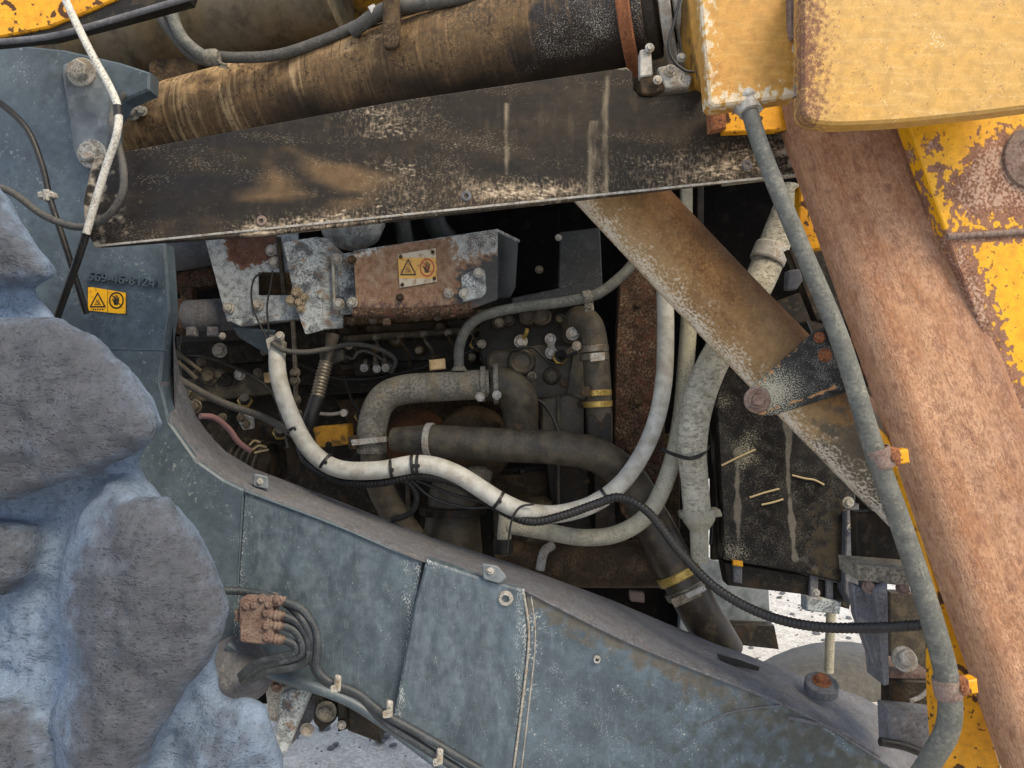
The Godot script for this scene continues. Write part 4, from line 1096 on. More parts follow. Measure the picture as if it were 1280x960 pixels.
	g.plate(pts([150, 60, 260, 20, 400, 20, 480, 40, 500, 160, 150, 200], 3.2), 0.05)
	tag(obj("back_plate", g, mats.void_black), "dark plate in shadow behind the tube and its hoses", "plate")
	# mounting block right of the tube, over the notch
	g = G.new()
	g.plate(pts([858, -10, 874, -10, 886, 110, 874, 100, 866, 60], 1.95), 0.1)
	tag(obj("pin_guide", g, mats.yellow_grimy), "narrow grimy yellow guide left of the dusty yellow block", "guide")
	g = G.new()
	g.plate(pts([770, -60, 900, -60, 900, 130, 800, 120, 770, 90], 2.36), 0.05)
	tag(obj("rear_panel", g, mats.engine_black), "dark panel behind the collars at the right tube end", "panel")

# ---------------------------------------------------------------- rusted strut and yellow blocks on the right
func build_right() -> void:
	var s := thing("rusted_strut", "broad rusted steel strut running down the right side", "strut", at(1200, 960, 1.7))
	var p0 := at(1018, 10, 1.95)
	var p1 := at(1412, 1080, 1.59)
	var ax := (p1 - p0).normalized()
	var e2 := (Vector3.BACK - ax * ax.z).normalized()
	var e1 := ax.cross(e2)
	if e1.x < 0.0: e1 = -e1
	var w := 0.141
	var prof := []
	prof.append(Vector2(-w, -0.1)); prof.append(Vector2(-w, -0.07))
	for k in 7:
		var a := PI - PI * 0.5 * k / 6.0
		prof.append(Vector2(-w + 0.06 + 0.06 * cos(a), -0.062 + 0.06 * sin(a)))
	prof.append(Vector2(-w * 0.36, -0.006)); prof.append(Vector2(-w * 0.2, 0.0)); prof.append(Vector2(w * 0.3, 0.004))
	for k in 6:
		var a := PI * 0.5 - PI * 0.5 * k / 5.0
		prof.append(Vector2(w - 0.03 + 0.03 * cos(a), -0.03 + 0.03 * sin(a)))
	prof.append(Vector2(w, -0.1))
	var rows := []
	for r in 31:
		var o := p0.lerp(p1, r / 30.0)
		var line := []
		for q in prof: line.append(o + e1 * q.x + e2 * q.y)
		rows.append(line)
	var g := G.new()
	g.sheet(rows)
	# u over the girth
	for i in g.v.size():
		var k := i % prof.size()
		g.uv[i] = Vector2(((prof[k].x + w) + prof[k].y * (1.0 if k < 10 else -1.0)) / (2.0 * w) * 0.58 + 0.21, g.uv[i].y)
	obj("face", g, mats.strut_rust, s)
	g = G.new()
	g.plate(pts([1094, 530, 1110, 545, 1136, 600, 1160, 655, 1270, 1020, 1182, 1020, 1172, 880, 1170, 740, 1128, 600], 1.84), 0.05, 0.004)
	obj("side_web", g, mats.yellow_paint, s)
	# chipped patch low on the web
	var y := thing("yellow_web", "yellow web plate with flaking rusted patch and boss at far right", "plate", at(1240, 500, 1.8))
	g = G.new()
	g.plate(pts([1080, 60, 1340, 60, 1340, 640, 1280, 560, 1186, 300, 1135, 152], 1.79), 0.05, 0.003)
	obj("web_plate", g, mats.yellow_web, y)
	g = G.new()
	g.tube(pts([1184, 296, 1230, 293, 1290, 289], 1.787), 0.008, 8, 12, true, 0.12, 0.016)
	obj("weld_bead", g, mats.rust_pink, y)
	g = G.new()
	g.lathe(at(1292, 198, 1.79), Vector3.BACK, [Vector2(0.075, 0.0), Vector2(0.072, 0.008), Vector2(0.05, 0.012), Vector2(0.046, 0.004), Vector2(0.0, 0.004)], 32)
	obj("boss", g, mats.rust_pink, y)
	var k := thing("yellow_block_large", "large dusty yellow block with a rounded rusty left edge at top right", "block", at(1150, 150, 1.62))
	g = G.new()
	g.plate(rounded(pts([1003, -60, 1330, -60, 1330, 128, 1240, 140, 1128, 152, 1040, 156, 1003, 150], 1.62), 0.05, 6), 0.05, 0.006)
	obj("block", g, mats.yellow_big, k)
	g = G.new()
	g.tube(pts([1012, -20, 1008, 40, 999, 100, 997, 122], 1.66), 0.009, 8, 10, true, 0.2, 0.02)
	obj("weld_bead", g, mats.rust_pink, k)
	k = thing("yellow_block_small", "smaller dusty yellow block with chalky scuffed edges at the top", "block", at(940, 130, 1.78))
	g = G.new()
	g.plate(pts([872, -40, 998, -40, 999, 60, 996, 119, 893, 133, 887, 128], 1.72), 0.06, 0.005)
	obj("block", g, mats.yellow_small, k)
	g = G.new()
	g.plate(rounded(pts([986, -30, 1004, -30, 1006, 20, 1002, 44, 990, 48, 987, 30], 1.7), 0.008), 0.03, 0.004)
	obj("hinge_plate", g, mats.rust_pink, k)
	bolt(k, 995, 34, 1.7, 5, mats.rust_pink)
	g = G.new()
	g.plate(pts([900, 126, 990, 122, 990, 162, 905, 165], 1.96), 0.03)
	tag(obj("yellow_tab", g, mats.yellow_paint), "small yellow tab tucked under the smaller yellow block", "tab")
	g = G.new()
	g.plate(pts([886, 134, 908, 132, 908, 160, 888, 164], 1.95), 0.03)
	tag(obj("slot_block", g, mats.rust), "little rusty block in the beam notch under the yellow block", "block")
	# grey hydraulic hose along the strut
	var h := hose("hydraulic_hose", "thick grey hose running down beside the rusted strut", [Vector3(935, 134, 1.74), Vector3(957, 200, 1.7), Vector3(1002, 310, 1.66), Vector3(1050, 425, 1.63), Vector3(1092, 560, 1.6), Vector3(1124, 650, 1.6), Vector3(1162, 765, 1.58), Vector3(1184, 850, 1.57), Vector3(1186, 905, 1.58), Vector3(1165, 948, 1.6), Vector3(1140, 985, 1.65)], [0.0185, 0.0185, 0.019, 0.02, 0.021, 0.022, 0.0225, 0.0235, 0.0235, 0.023, 0.022], mats.hose_grey, "hose", "", 18)
	var c := thing("hose_fitting", "pale worn hose fitting under the smaller yellow block", "fitting", at(934, 140, 1.74))
	g = G.new()
	g.lathe(at(930, 118, 1.75), at(950, 175, 1.71) - at(930, 118, 1.75), [Vector2(0.0, 0.0), Vector2(0.03, 0.0), Vector2(0.03, 0.02), Vector2(0.025, 0.024), Vector2(0.026, 0.05), Vector2(0.0, 0.05)], 18)
	obj("nut", g, mats.pale_metal, c)
	g = G.new()
	g.plate(rounded(pts([916, 124, 946, 122, 956, 136, 944, 142, 924, 138], 1.73), 0.008), 0.03)
	obj("flange", g, mats.pale_metal, c)
	for q in [[1100, 570, "rusty hose clamp with a yellow lug halfway down the grey hose", Vector3(1090, 545, 1.6), Vector3(1110, 600, 1.6), 1.6], [1186, 858, "rusty hose clamp with a chipped lug near the foot of the grey hose", Vector3(1180, 838, 1.572), Vector3(1188, 880, 1.575), 1.573]]:
		c = thing("hose_clamp", q[2], "clamp", at(q[0], q[1] + 14, q[5]), "clamps holding the grey hose")
		var a := at(q[3].x, q[3].y, q[3].z)
		var b2 := at(q[4].x, q[4].y, q[4].z)
		band(c, (a + b2) * 0.5, b2 - a, 0.0245, 0.042, mats.rust_pink)
		g = G.new()
		g.plate(rounded(pts([q[0] + 8, q[1] - 12, q[0] + 26, q[1] - 10, q[0] + 28, q[1] + 12, q[0] + 12, q[1] + 14], q[5] - 0.02), 0.008), 0.03, 0.004)
		obj("lug", g, mats.rust, c)
		g = G.new()
		g.plate(pts([q[0] + 20, q[1] - 6, q[0] + 36, q[1] - 9, q[0] + 38, q[1] + 9, q[0] + 22, q[1] + 11], q[5] - 0.005), 0.03, 0.003)
		obj("yellow_stub", g, mats.yellow_paint, c)
		bolt(c, q[0] + 17, q[1] + 1, q[5] - 0.02, 5, mats.rust)

# ---------------------------------------------------------------- slanting tube, gusset, tank and mounts
func build_tank_side() -> void:
	var g := G.new()
	g.tube(pts([Vector3(735, 200, 2.26), Vector3(920, 396, 2.24), Vector3(1180, 660, 2.2)], 1.0), 0.111, 36, 14)
	tag(obj("slant_tube", g, mats.tube_slant), "thick rust brown tube slanting down from the guard beam", "tube")
	var u := thing("gusset_bracket", "black pointed gusset plate pinned across the slanting rusty tube", "bracket", at(1000, 520, 2.08))
	g = G.new()
	g.plate(rounded(pts([932, 492, 1022, 412, 1062, 397, 1086, 440, 1096, 482, 1062, 490, 962, 521, 940, 516], 2.075), 0.02, 4), 0.016, 0.003)
	obj("plate", g, mats.gusset_black, u)
	g = G.new()
	g.lathe(at(946, 500, 2.075), Vector3.BACK, [Vector2(0.036, 0.0), Vector2(0.036, 0.006), Vector2(0.03, 0.01), Vector2(0.012, 0.006), Vector2(0.0, 0.006)], 22)
	obj("washer", g, mats.rust_pink, u)
	bolt(u, 946, 500, 2.067, 7.5, mats.rust_pink)
	for b in [[1031, 444, 6], [1024, 422, 5], [1066, 430, 5], [1078, 462, 5]]:
		bolt(u, b[0], b[1], 2.075, b[2], mats.rust)
	# black tank
	var t := thing("black_tank", "black streaked tank panel under the slanting tube", "tank", at(985, 745, 2.6))
	g = G.new()
	g.plate(pts([893, 455, 912, 420, 1010, 400, 1078, 560, 1070, 620, 1068, 733, 1000, 716, 905, 700, 900, 600], 2.6), 0.1, 0.006)
	obj("wall", g, mats.tank_black, t)
	g = G.new()
	g.plate(pts([904, 702, 1000, 718, 1068, 735, 1062, 762, 1048, 758, 1020, 745, 910, 732], 2.63), 0.07, 0.004)
	obj("lower_rail", g, mats.engine_black, t)
	g = G.new()
	g.plate(pts([1058, 640, 1074, 630, 1078, 735, 1064, 756, 1056, 740], 2.57), 0.06, 0.004)
	obj("edge_strip", g, mats.dust_grey, t)
	for s in [[917, 702, 928, 704, 928, 730, 917, 728], [1013, 714, 1024, 716, 1022, 752, 1012, 750], [1033, 718, 1042, 720, 1042, 756, 1033, 754]]:
		g = G.new()
		g.plate(pts(s, 2.615), 0.012)
		obj("strap", g, mats.dust_grey, t)
	g = G.new()
	g.plate(pts([916, 700, 929, 702, 929, 709, 916, 707], 2.59), 0.01)
	obj("yellow_mark", g, mats.yellow_paint, t)
	g = G.new()
	g.plate(pts([1008, 746, 1052, 752, 1050, 768, 1008, 764], 2.6), 0.05, 0.004)
	obj("foot_bracket", g, mats.shield_grey, t)
	for b in [[1060, 628, 5], [1020, 741, 3.5], [1064, 660, 4]]:
		bolt(t, b[0], b[1], 2.565, b[2], mats.pale_metal)
	for s in [[[902, 582, 922, 572, 944, 562], "longest dry straw lying slanted on the black tank"], [[937, 622, 955, 616, 974, 611], "upper short dry straw right of the drip on the black tank"], [[952, 631, 966, 628, 979, 624], "lowest short dry straw on the black tank"], [[990, 594, 1006, 598, 1018, 600, 1030, 606], "bent dry twig on the black tank, right of the straws"]]:
		hose("straw", s[1], pts_at(s[0], 2.594), 0.0035, mats.straw, "straw", "dry straws stuck to the black tank", 6)
	# plates right of the engine, behind the slanting tube
	g = G.new()
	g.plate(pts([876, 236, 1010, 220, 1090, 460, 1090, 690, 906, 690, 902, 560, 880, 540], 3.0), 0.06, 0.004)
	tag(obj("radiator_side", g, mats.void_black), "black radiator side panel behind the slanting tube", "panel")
	g = G.new()
	g.plate(pts([960, 380, 1100, 330, 1110, 520, 1000, 520], 2.75), 0.06, 0.004)
	tag(obj("cooler_box", g, mats.engine_black), "dark dusty box behind the black gusset plate", "box")
	g = G.new()
	g.plate(pts([1000, 232, 1018, 228, 1040, 310, 1010, 313, 998, 300], 2.2), 0.04, 0.004)
	tag(obj("yellow_plate", g, mats.yellow_paint), "small bright yellow plate between the grey hose and strut", "plate")
	g = G.new()
	g.plate(pts([985, 312, 1100, 300, 1130, 420, 1120, 500, 1060, 410, 1020, 400], 2.4), 0.04, 0.004)
	tag(obj("dark_bracket", g, mats.engine_black), "dark plate under the small yellow plate beside the strut", "plate")
	g = G.new()
	g.plate(rounded(pts([985, 338, 1000, 336, 1004, 350, 996, 362, 984, 362], 2.3), 0.006), 0.03)
	tag(obj("lug_plate", g, mats.dust_grey), "little pale lug left of the grey hose below the collar", "lug")
	for s in [[[852, 234, 866, 232, 866, 330, 852, 330], "hose_olive", "pale upright strip just left of the radiator panel"], [[872, 234, 880, 233, 880, 330, 872, 330], "engine_black", "thin black upright strip beside the radiator panel"], [[888, 450, 902, 440, 906, 700, 890, 700], "engine_black", "dark upright post behind the wrapped hose and tank"]]:
		g = G.new()
		g.plate(pts(s[0], 2.95), 0.03)
		tag(obj("upright_strip", g, mats[s[1]]), s[2], "strip")
	# lower right mount
	var m := thing("corner_mount", "rusty bolted corner mount at the lower right beside the hose", "mount", at(1120, 900, 2.0))
	for s in [["post", [1094, 738, 1110, 730, 1112, 856, 1106, 858], 2.0, 0.1, "dust_grey"], ["shelf", [1072, 706, 1170, 714, 1172, 738, 1074, 726], 2.02, 0.12, "pipe_dusty"], ["face", [1070, 640, 1150, 640, 1160, 710, 1072, 704], 2.2, 0.04, "engine_black"], ["side", [1066, 730, 1094, 740, 1106, 856, 1092, 830, 1070, 770], 2.06, 0.03, "dust_grey"], ["web", [1112, 740, 1175, 742, 1178, 850, 1112, 850], 2.2, 0.03, "pipe_dark"], ["ledge", [1112, 838, 1165, 842, 1168, 850, 1112, 848], 2.04, 0.12, "rust_pink"], ["channel", [1112, 850, 1172, 852, 1172, 892, 1112, 886], 2.14, 0.05, "engine_black"], ["foot", [1110, 886, 1172, 892, 1168, 940, 1112, 936], 2.05, 0.06, "dust_grey"]]:
		g = G.new()
		g.plate(pts(s[1], s[2]), s[3], 0.004)
		obj(s[0], g, mats[s[4]], m)
	for b in [[1130, 824, 11], [1086, 734, 6], [1128, 736, 6]]:
		bolt(m, b[0], b[1], 2.03, b[2], mats.rust_pink if b[2] < 10 else mats.pale_metal, Vector3(0, 0.6, 1))
	g = G.new()
	g.tube(pts([1100, 927, 1128, 932, 1150, 940], 2.03), 0.012, 8, 4)
	obj("pin", g, mats.rubber, m)
	g = G.new()
	g.tube(pts([1138, 876, 1152, 870, 1170, 852], 2.02), 0.006, 8, 4)
	obj("cotter", g, mats.pale_metal, m)

func pts_at(a: Array, d: float) -> Array:
	var o := []
	for i in range(0, a.size(), 2): o.append(Vector3(a[i], a[i + 1], d))
	return o

# ---------------------------------------------------------------- the engine
func boss(parent: Node, x: float, y: float, d: float, r: float, m: Material, called := "boss", nn := Vector3.BACK) -> void:
	var g := G.new()
	var q := px(r, d)
	g.lathe(at(x, y, d), nn, [Vector2(q * 1.15, -0.02), Vector2(q, 0.008), Vector2(q * 0.82, 0.012), Vector2(q * 0.6, 0.004), Vector2(0.0, 0.004)], 18)
	obj(called, g, m, parent)

func slab(parent: Node, called: String, a: Array, d: float, thick: float, m: Material, r := 0.0, bev := 0.004) -> MeshInstance3D:
	var g := G.new()
	var o := pts(a, d)
	if r > 0.0: o = rounded(o, r)
	g.plate(o, thick, bev)
	return obj(called, g, m, parent)

func build_engine() -> void:
	var g: G
	var e := thing("engine_block", "black oily engine block filling the middle of the bay", "engine", at(520, 720, 3.2))
	slab(e, "block", [220, 420, 700, 420, 720, 700, 560, 720, 420, 640, 230, 600], 3.3, 0.35, mats.engine_black)
	slab(e, "head", [224, 396, 720, 360, 720, 470, 224, 486], 3.22, 0.3, mats.engine_black, 0.0, 0.01)
	slab(e, "rail", [400, 470, 700, 452, 700, 476, 400, 494], 3.16, 0.1, mats.engine_black)
	slab(e, "skirt", [420, 500, 470, 496, 700, 486, 700, 520, 440, 540], 3.24, 0.1, mats.engine_brown)
	for q in [[550, 410, 10], [495, 424, 9], [470, 436, 6], [523, 438, 6], [590, 446, 8], [450, 410, 6], [500, 508, 6], [530, 505, 7], [560, 505, 6], [592, 503, 7]]:
		boss(e, q[0], q[1], 3.14 if q[1] < 480 else 3.2, q[2], mats.engine_brown)
	for q in [[550, 410, 4.5], [495, 424, 4], [590, 446, 3.5], [523, 438, 3]]:
		bolt(e, q[0], q[1], 3.13, q[2], mats.steel_dull)
	slab(e, "casting", [420, 400, 470, 394, 560, 392, 600, 400, 596, 440, 560, 450, 500, 452, 430, 440], 3.19, 0.12, mats.engine_black, 0.03)
	# gear cover at the right of the block
	var c := thing("gear_cover", "dusty dark engine end cover with small pale fittings below the grey hose", "engine cover", at(660, 480, 2.95))
	slab(c, "cover", [600, 400, 640, 384, 700, 374, 742, 366, 746, 480, 700, 486, 608, 470, 598, 440], 2.96, 0.2, mats.engine_black, 0.03, 0.01)
	slab(c, "lower_cover", [606, 440, 700, 428, 742, 440, 742, 500, 660, 500, 612, 470], 2.92, 0.2, mats.pipe_dark, 0.04, 0.01)
	for q in [[624, 403, 8], [636, 400, 7], [659, 396, 10], [677, 395, 12], [652, 452, 16], [712, 420, 9], [690, 470, 10], [700, 398, 6]]:
		boss(c, q[0], q[1], 2.9, q[2], mats.pipe_dark)
	for q in [[651, 427, 6, "pale_metal"], [602, 430, 4, "steel_dull"], [688, 424, 5, "pale_metal"], [689, 441, 5.5, "pale_metal"], [722, 442, 3, "steel_dull"], [624, 403, 4, "steel_dull"], [665, 470, 4, "steel_dull"]]:
		bolt(c, q[0], q[1], 2.89, q[2], mats[q[3]])
	slab(c, "link", [684, 422, 693, 421, 694, 446, 685, 447], 2.885, 0.012, mats.pale_metal, 0.008)
	g = G.new()
	g.tube(pts([Vector3(651, 427, 2.9), Vector3(657, 418, 2.86), Vector3(659, 411, 2.85)], 1.0), 0.008, 8, 4)
	obj("brass_tap", g, mats.gold_band, c)
	# dark upright bracket and far plates
	var p := thing("baffle", "flat blue-black stepped panel between the rusty guard and the slanting tube", "panel", at(725, 380, 2.95))
	slab(p, "panel", [700, 290, 750, 284, 754, 372, 700, 380, 640, 392, 640, 372, 698, 360], 2.85, 0.05, mats.frame_dark, 0.0, 0.004)
	bolt(p, 698, 297, 2.85, 3, mats.pale_metal)
	bolt(p, 674, 337, 3.1, 3.5, mats.steel_dull)
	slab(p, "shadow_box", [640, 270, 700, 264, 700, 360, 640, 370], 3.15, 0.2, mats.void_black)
	var sp := thing("scabby_plate", "upright brown plate with flaking scabs behind the pale hoses", "plate", at(795, 560, 2.85))
	slab(sp, "plate", [775, 352, 792, 330, 828, 326, 832, 400, 830, 700, 775, 640, 768, 560, 770, 440], 2.86, 0.06, mats.plate_scab)
	for q in [[797, 381, 4], [796, 500, 6], [786, 560, 4]]: bolt(sp, q[0], q[1], 2.86, q[2], mats.engine_brown)
	# turbo and manifolds low behind the pipes
	var t := thing("turbocharger", "brown dusty turbo housing behind the curved intake pipe", "turbocharger", at(590, 600, 2.9))
	g = G.new()
	g.lathe(at(596, 552, 2.92), Vector3(0.25, 0.25, 1), [Vector2(0.0, 0.06), Vector2(0.05, 0.06), Vector2(0.09, 0.05), Vector2(0.13, 0.02), Vector2(0.15, -0.04), Vector2(0.13, -0.12), Vector2(0.05, -0.16)], 28, true)
	obj("scroll", g, mats.engine_brown, t)
	g = G.new()
	g.lathe(at(522, 548, 3.0), Vector3(0.1, 0.4, 1), [Vector2(0.0, 0.05), Vector2(0.06, 0.05), Vector2(0.12, 0.01), Vector2(0.13, -0.06), Vector2(0.08, -0.1)], 26, true)
	obj("hot_side", g, mats.rust_dark, t)
	g = G.new()
	g.tube(pts([Vector3(572, 580, 2.9), Vector3(566, 640, 2.9), Vector3(566, 720, 2.9)], 1.0), [0.08, 0.1, 0.12], 22, 6)
	obj("down_pipe", g, mats.pipe_dark, t)
	g = G.new()
	g.lathe(at(566, 636, 2.88), Vector3(0, 1, 0), [Vector2(0.1, -0.02), Vector2(0.125, -0.016), Vector2(0.125, 0.012), Vector2(0.1, 0.016)], 24)
	obj("flange", g, mats.engine_black, t)
	g = G.new()
	g.lathe(at(596, 590, 2.86), Vector3(0, -1, 0.2), [Vector2(0.0, -0.02), Vector2(0.03, -0.02), Vector2(0.06, 0.0), Vector2(0.05, 0.05), Vector2(0.0, 0.06)], 16, true)
	obj("knuckle", g, mats.pipe_dusty, t)
	slab(t, "plate", [600, 596, 690, 590, 690, 640, 614, 640], 3.0, 0.1, mats.engine_brown, 0.02)
	var pm := thing("pump_body", "dark squarish pump body standing right of the pipe bend", "pump", at(700, 660, 2.9))
	slab(pm, "body", [676, 500, 712, 492, 730, 500, 730, 560, 676, 556], 2.84, 0.16, mats.pipe_dark, 0.0, 0.008)
	slab(pm, "side", [696, 496, 700, 494, 700, 640, 696, 640], 2.82, 0.05, mats.pipe_dark)
	slab(pm, "leg", [682, 575, 735, 575, 740, 670, 690, 650], 2.9, 0.1, mats.engine_black, 0.0, 0.006)
	slab(pm, "arm", [716, 440, 730, 436, 732, 500, 706, 506], 2.88, 0.06, mats.pipe_dark)
	slab(pm, "lower_leg", [742, 580, 768, 600, 770, 690, 744, 660], 2.86, 0.08, mats.engine_black)
	for q in [[704, 480, 4], [727, 505, 4], [733, 601, 3], [648, 534, 4]]: bolt(pm, q[0], q[1], 2.81, q[2], mats.engine_brown)
	# curved intake pipe
	var i := thing("intake_pipe", "mottled grey intake pipe bending in a U shape over the engine", "pipe", at(540, 580, 2.66))
	g = G.new()
	g.tube(pts([Vector3(612, 480, 2.72), Vector3(560, 483, 2.72), Vector3(505, 487, 2.7), Vector3(478, 500, 2.7), Vector3(466, 530, 2.7), Vector3(465, 566, 2.7)], 1.0), 0.052, 24, 8)
	obj("bend", g, mats.pipe_dusty, i)
	g = G.new()
	g.tube(pts([Vector3(466, 556, 2.7), Vector3(470, 590, 2.71), Vector3(486, 630, 2.74), Vector3(530, 690, 2.8)], 1.0), 0.047, 20, 8)
	obj("lower_hose", g, mats.pipe_dark, i)
	g = G.new()
	g.tube(pts([Vector3(608, 480, 2.72), Vector3(630, 482, 2.74), Vector3(648, 500, 2.76), Vector3(652, 540, 2.8)], 1.0), [0.058, 0.066, 0.07, 0.06], 24, 8)
	obj("elbow", g, mats.pipe_dark, i)
	for q in [[604, 480, 0.058], [620, 480, 0.066]]: band(i, at(q[0], q[1], 2.72), Vector3(1, 0.02, 0), q[2], 0.018, mats.pipe_dusty)
	slab(i, "clamp_strap", [438, 550, 482, 546, 484, 552, 440, 557], 2.63, 0.03, mats.pale_metal, 0.004)
	slab(i, "clamp_ear", [434, 546, 444, 544, 446, 562, 436, 562], 2.64, 0.03, mats.engine_brown, 0.006)
	bolt(i, 600, 496, 2.64, 4, mats.pale_metal); bolt(i, 621, 494, 2.64, 4, mats.pale_metal)
	g = G.new()
	g.lathe(at(574, 460, 2.72), Vector3.UP, [Vector2(0.03, -0.01), Vector2(0.016, 0.012), Vector2(0.014, 0.03), Vector2(0.0, 0.03)], 14)
	obj("hose_stub", g, mats.pipe_dusty, i)
	slab(i, "tag", [536, 450, 556, 448, 557, 461, 537, 463], 2.7, 0.01, mats.tag_tan)
	# black pipe crossing in front, then dropping to the right
	var b := thing("coolant_pipe", "thick dark pipe running right below the intake pipe then dropping", "pipe", at(650, 600, 2.6))
	g = G.new()
	g.tube(pts([Vector3(492, 549, 2.64), Vector3(540, 551, 2.6), Vector3(620, 556, 2.56), Vector3(700, 560, 2.56), Vector3(752, 572, 2.58), Vector3(790, 606, 2.62), Vector3(822, 668, 2.62)], 1.0), [0.04, 0.055, 0.056, 0.057, 0.058, 0.062, 0.066], 26, 10)
	obj("run", g, mats.pipe_dark, b)
	g = G.new()
	g.tube(pts([Vector3(812, 650, 2.62), Vector3(846, 712, 2.6), Vector3(868, 752, 2.58), Vector3(905, 815, 2.62)], 1.0), 0.069, 26, 8)
	obj("drop", g, mats.pipe_oily, b)
	band(b, at(538, 551, 2.6), at(545, 551, 2.595) - at(530, 551, 2.605), 0.056, 0.022, mats.pale_metal)
	var dropax := at(868, 752, 2.58) - at(846, 712, 2.6)
	band(b, at(848, 718, 2.6), dropax, 0.07, 0.03, mats.gold_band)
	band(b, at(858, 736, 2.59), dropax, 0.07, 0.028, mats.steel_dull)
	slab(b, "clamp_screw", [838, 750, 872, 736, 878, 744, 844, 760], 2.5, 0.02, mats.steel_dull, 0.006)
	slab(b, "clamp_screw", [856, 744, 880, 732, 884, 738, 860, 750], 2.49, 0.014, mats.pale_metal, 0.006)
	bolt(b, 648, 534, 2.55, 4, mats.engine_brown)
	# lower cross tube
	var ct := thing("cross_tube", "brown dusty cross tube just above the frame flange", "tube", at(720, 720, 2.75))
	g = G.new()
	g.tube(pts([Vector3(620, 700, 2.78), Vector3(720, 706, 2.76), Vector3(826, 704, 2.74)], 1.0), [0.07, 0.078, 0.085], 26, 6)
	obj("tube", g, mats.engine_brown, ct)
	g = G.new()
	g.tube(pts([Vector3(690, 682, 2.69), Vector3(680, 690, 2.66), Vector3(675, 712, 2.66)], 1.0), 0.016, 10, 6)
	obj("strap_hook", g, mats.pale_metal, ct)
	slab(ct, "rust_nut", [788, 740, 806, 742, 806, 754, 788, 752], 2.66, 0.03, mats.rust_pink, 0.006)
	# clamped elbow, right of the gear cover
	var w := thing("water_elbow", "dark elbow pipe with pairs of band clamps beside the scabby plate", "pipe", at(745, 600, 2.76))
	g = G.new()
	g.tube(pts([Vector3(714, 408, 2.86), Vector3(724, 398, 2.8), Vector3(738, 408, 2.76), Vector3(744, 440, 2.76), Vector3(748, 500, 2.76), Vector3(750, 560, 2.78)], 1.0), [0.04, 0.046, 0.048, 0.048, 0.048, 0.046], 22, 8)
	obj("elbow", g, mats.pipe_dark, w)
	for q in [[436, "steel_dull", 0.026], [446, "steel_dull", 0.026], [491, "gold_band", 0.022], [505, "gold_band", 0.022]]:
		band(w, at(742 + (q[0] - 430) * 0.07, q[0], 2.76), Vector3(0.05, -1, 0), 0.049, q[2], mats[q[1]])
	slab(w, "clamp_screw", [738, 442, 756, 440, 756, 450, 738, 452], 2.68, 0.018, mats.pale_metal, 0.004)
	slab(w, "clamp_screw", [728, 484, 738, 483, 738, 495, 728, 496], 2.7, 0.018, mats.engine_brown, 0.004)
	bolt(w, 721, 432, 2.74, 4, mats.pale_metal); bolt(w, 716, 417, 2.78, 6, mats.pale_metal)
	slab(w, "lower_sleeve", [734, 520, 764, 516, 768, 590, 738, 590], 2.72, 0.05, mats.engine_black, 0.008)
	# lower rear fan shroud posts
	slab(thing("shroud_post", "dark brown post dropping behind the lowest pale hose loop", "post", at(790, 700, 3.0)), "post", [776, 560, 850, 540, 850, 740, 800, 720], 3.05, 0.08, mats.engine_brown)
	# left machinery
	var L := thing("shield_plate", "pale grey shield plate with a square hole and a rust scab", "shield", at(320, 405, 2.75))
	slab(L, "plate", [254, 290, 352, 286, 372, 288, 372, 340, 366, 340, 322, 340, 322, 369, 366, 369, 374, 369, 374, 392, 330, 400, 284, 402, 270, 350], 2.72, 0.014, mats.shield_scab, 0.006)
	slab(L, "lower_lip", [284, 400, 374, 390, 376, 398, 300, 408], 2.7, 0.06, mats.shield_grey)
	slab(L, "rear_box", [300, 320, 380, 320, 380, 385, 300, 385], 2.95, 0.1, mats.engine_brown)
	for q in [[339, 313, 5], [343, 328, 5], [286, 385, 5], [322, 381, 5.5], [278, 420, 3]]: bolt(L, q[0], q[1], 2.715, q[2], mats.pale_metal)
	slab(L, "rod_bracket", [344, 296, 350, 296, 358, 368, 352, 368], 2.69, 0.012, mats.engine_black)
	g = G.new()
	g.plate(pts([Vector3(290, 410, 2.72), Vector3(344, 414, 2.72), Vector3(348, 442, 2.8), Vector3(334, 446, 2.8), Vector3(300, 420, 2.76)], 1.0), 0.01)
	obj("bent_tail", g, mats.frame_blue, L)
	var B := thing("guard_box", "folded pale grey guard box between the shield plate and rusty guard", "guard", at(400, 418, 2.66))
	slab(B, "face", [354, 303, 396, 296, 400, 340, 404, 412, 382, 418, 372, 390, 366, 362], 2.66, 0.02, mats.shield_grey, 0.008, 0.006)
	g = G.new()
	g.plate(pts([Vector3(396, 296, 2.66), Vector3(410, 297, 2.68), Vector3(432, 317, 2.72), Vector3(430, 410, 2.72), Vector3(404, 412, 2.665)], 1.0), 0.02, 0.004)
	obj("fold", g, mats.shield_grey, B)
	slab(B, "flange", [420, 318, 446, 314, 450, 390, 424, 394], 2.7, 0.02, mats.shield_grey)
	g = G.new()
	g.tube(pts([416, 318, 418, 386], 2.67), 0.006, 8, 3)
	obj("ridge", g, mats.pale_metal, B)
	for q in [[421, 324, 5], [440, 324, 4.5], [424, 380, 5], [440, 379, 5], [402, 370, 4]]: bolt(B, q[0], q[1], 2.665, q[2], mats.pale_metal)
	for q in [[364, 376, 5], [374, 378, 5], [380, 372, 4], [371, 366, 5], [376, 386, 4]]: bolt(B, q[0], q[1], 2.65, q[2], mats.sludge)
	var R := thing("rusty_guard", "rusty heat guard box with a warning plate on its face", "guard", at(540, 400, 2.6))
	slab(R, "face", [442, 317, 500, 305, 585, 293, 622, 287, 622, 374, 592, 385, 520, 390, 446, 393], 2.6, 0.02, mats.guard_rust, 0.006, 0.006)
	g = G.new()
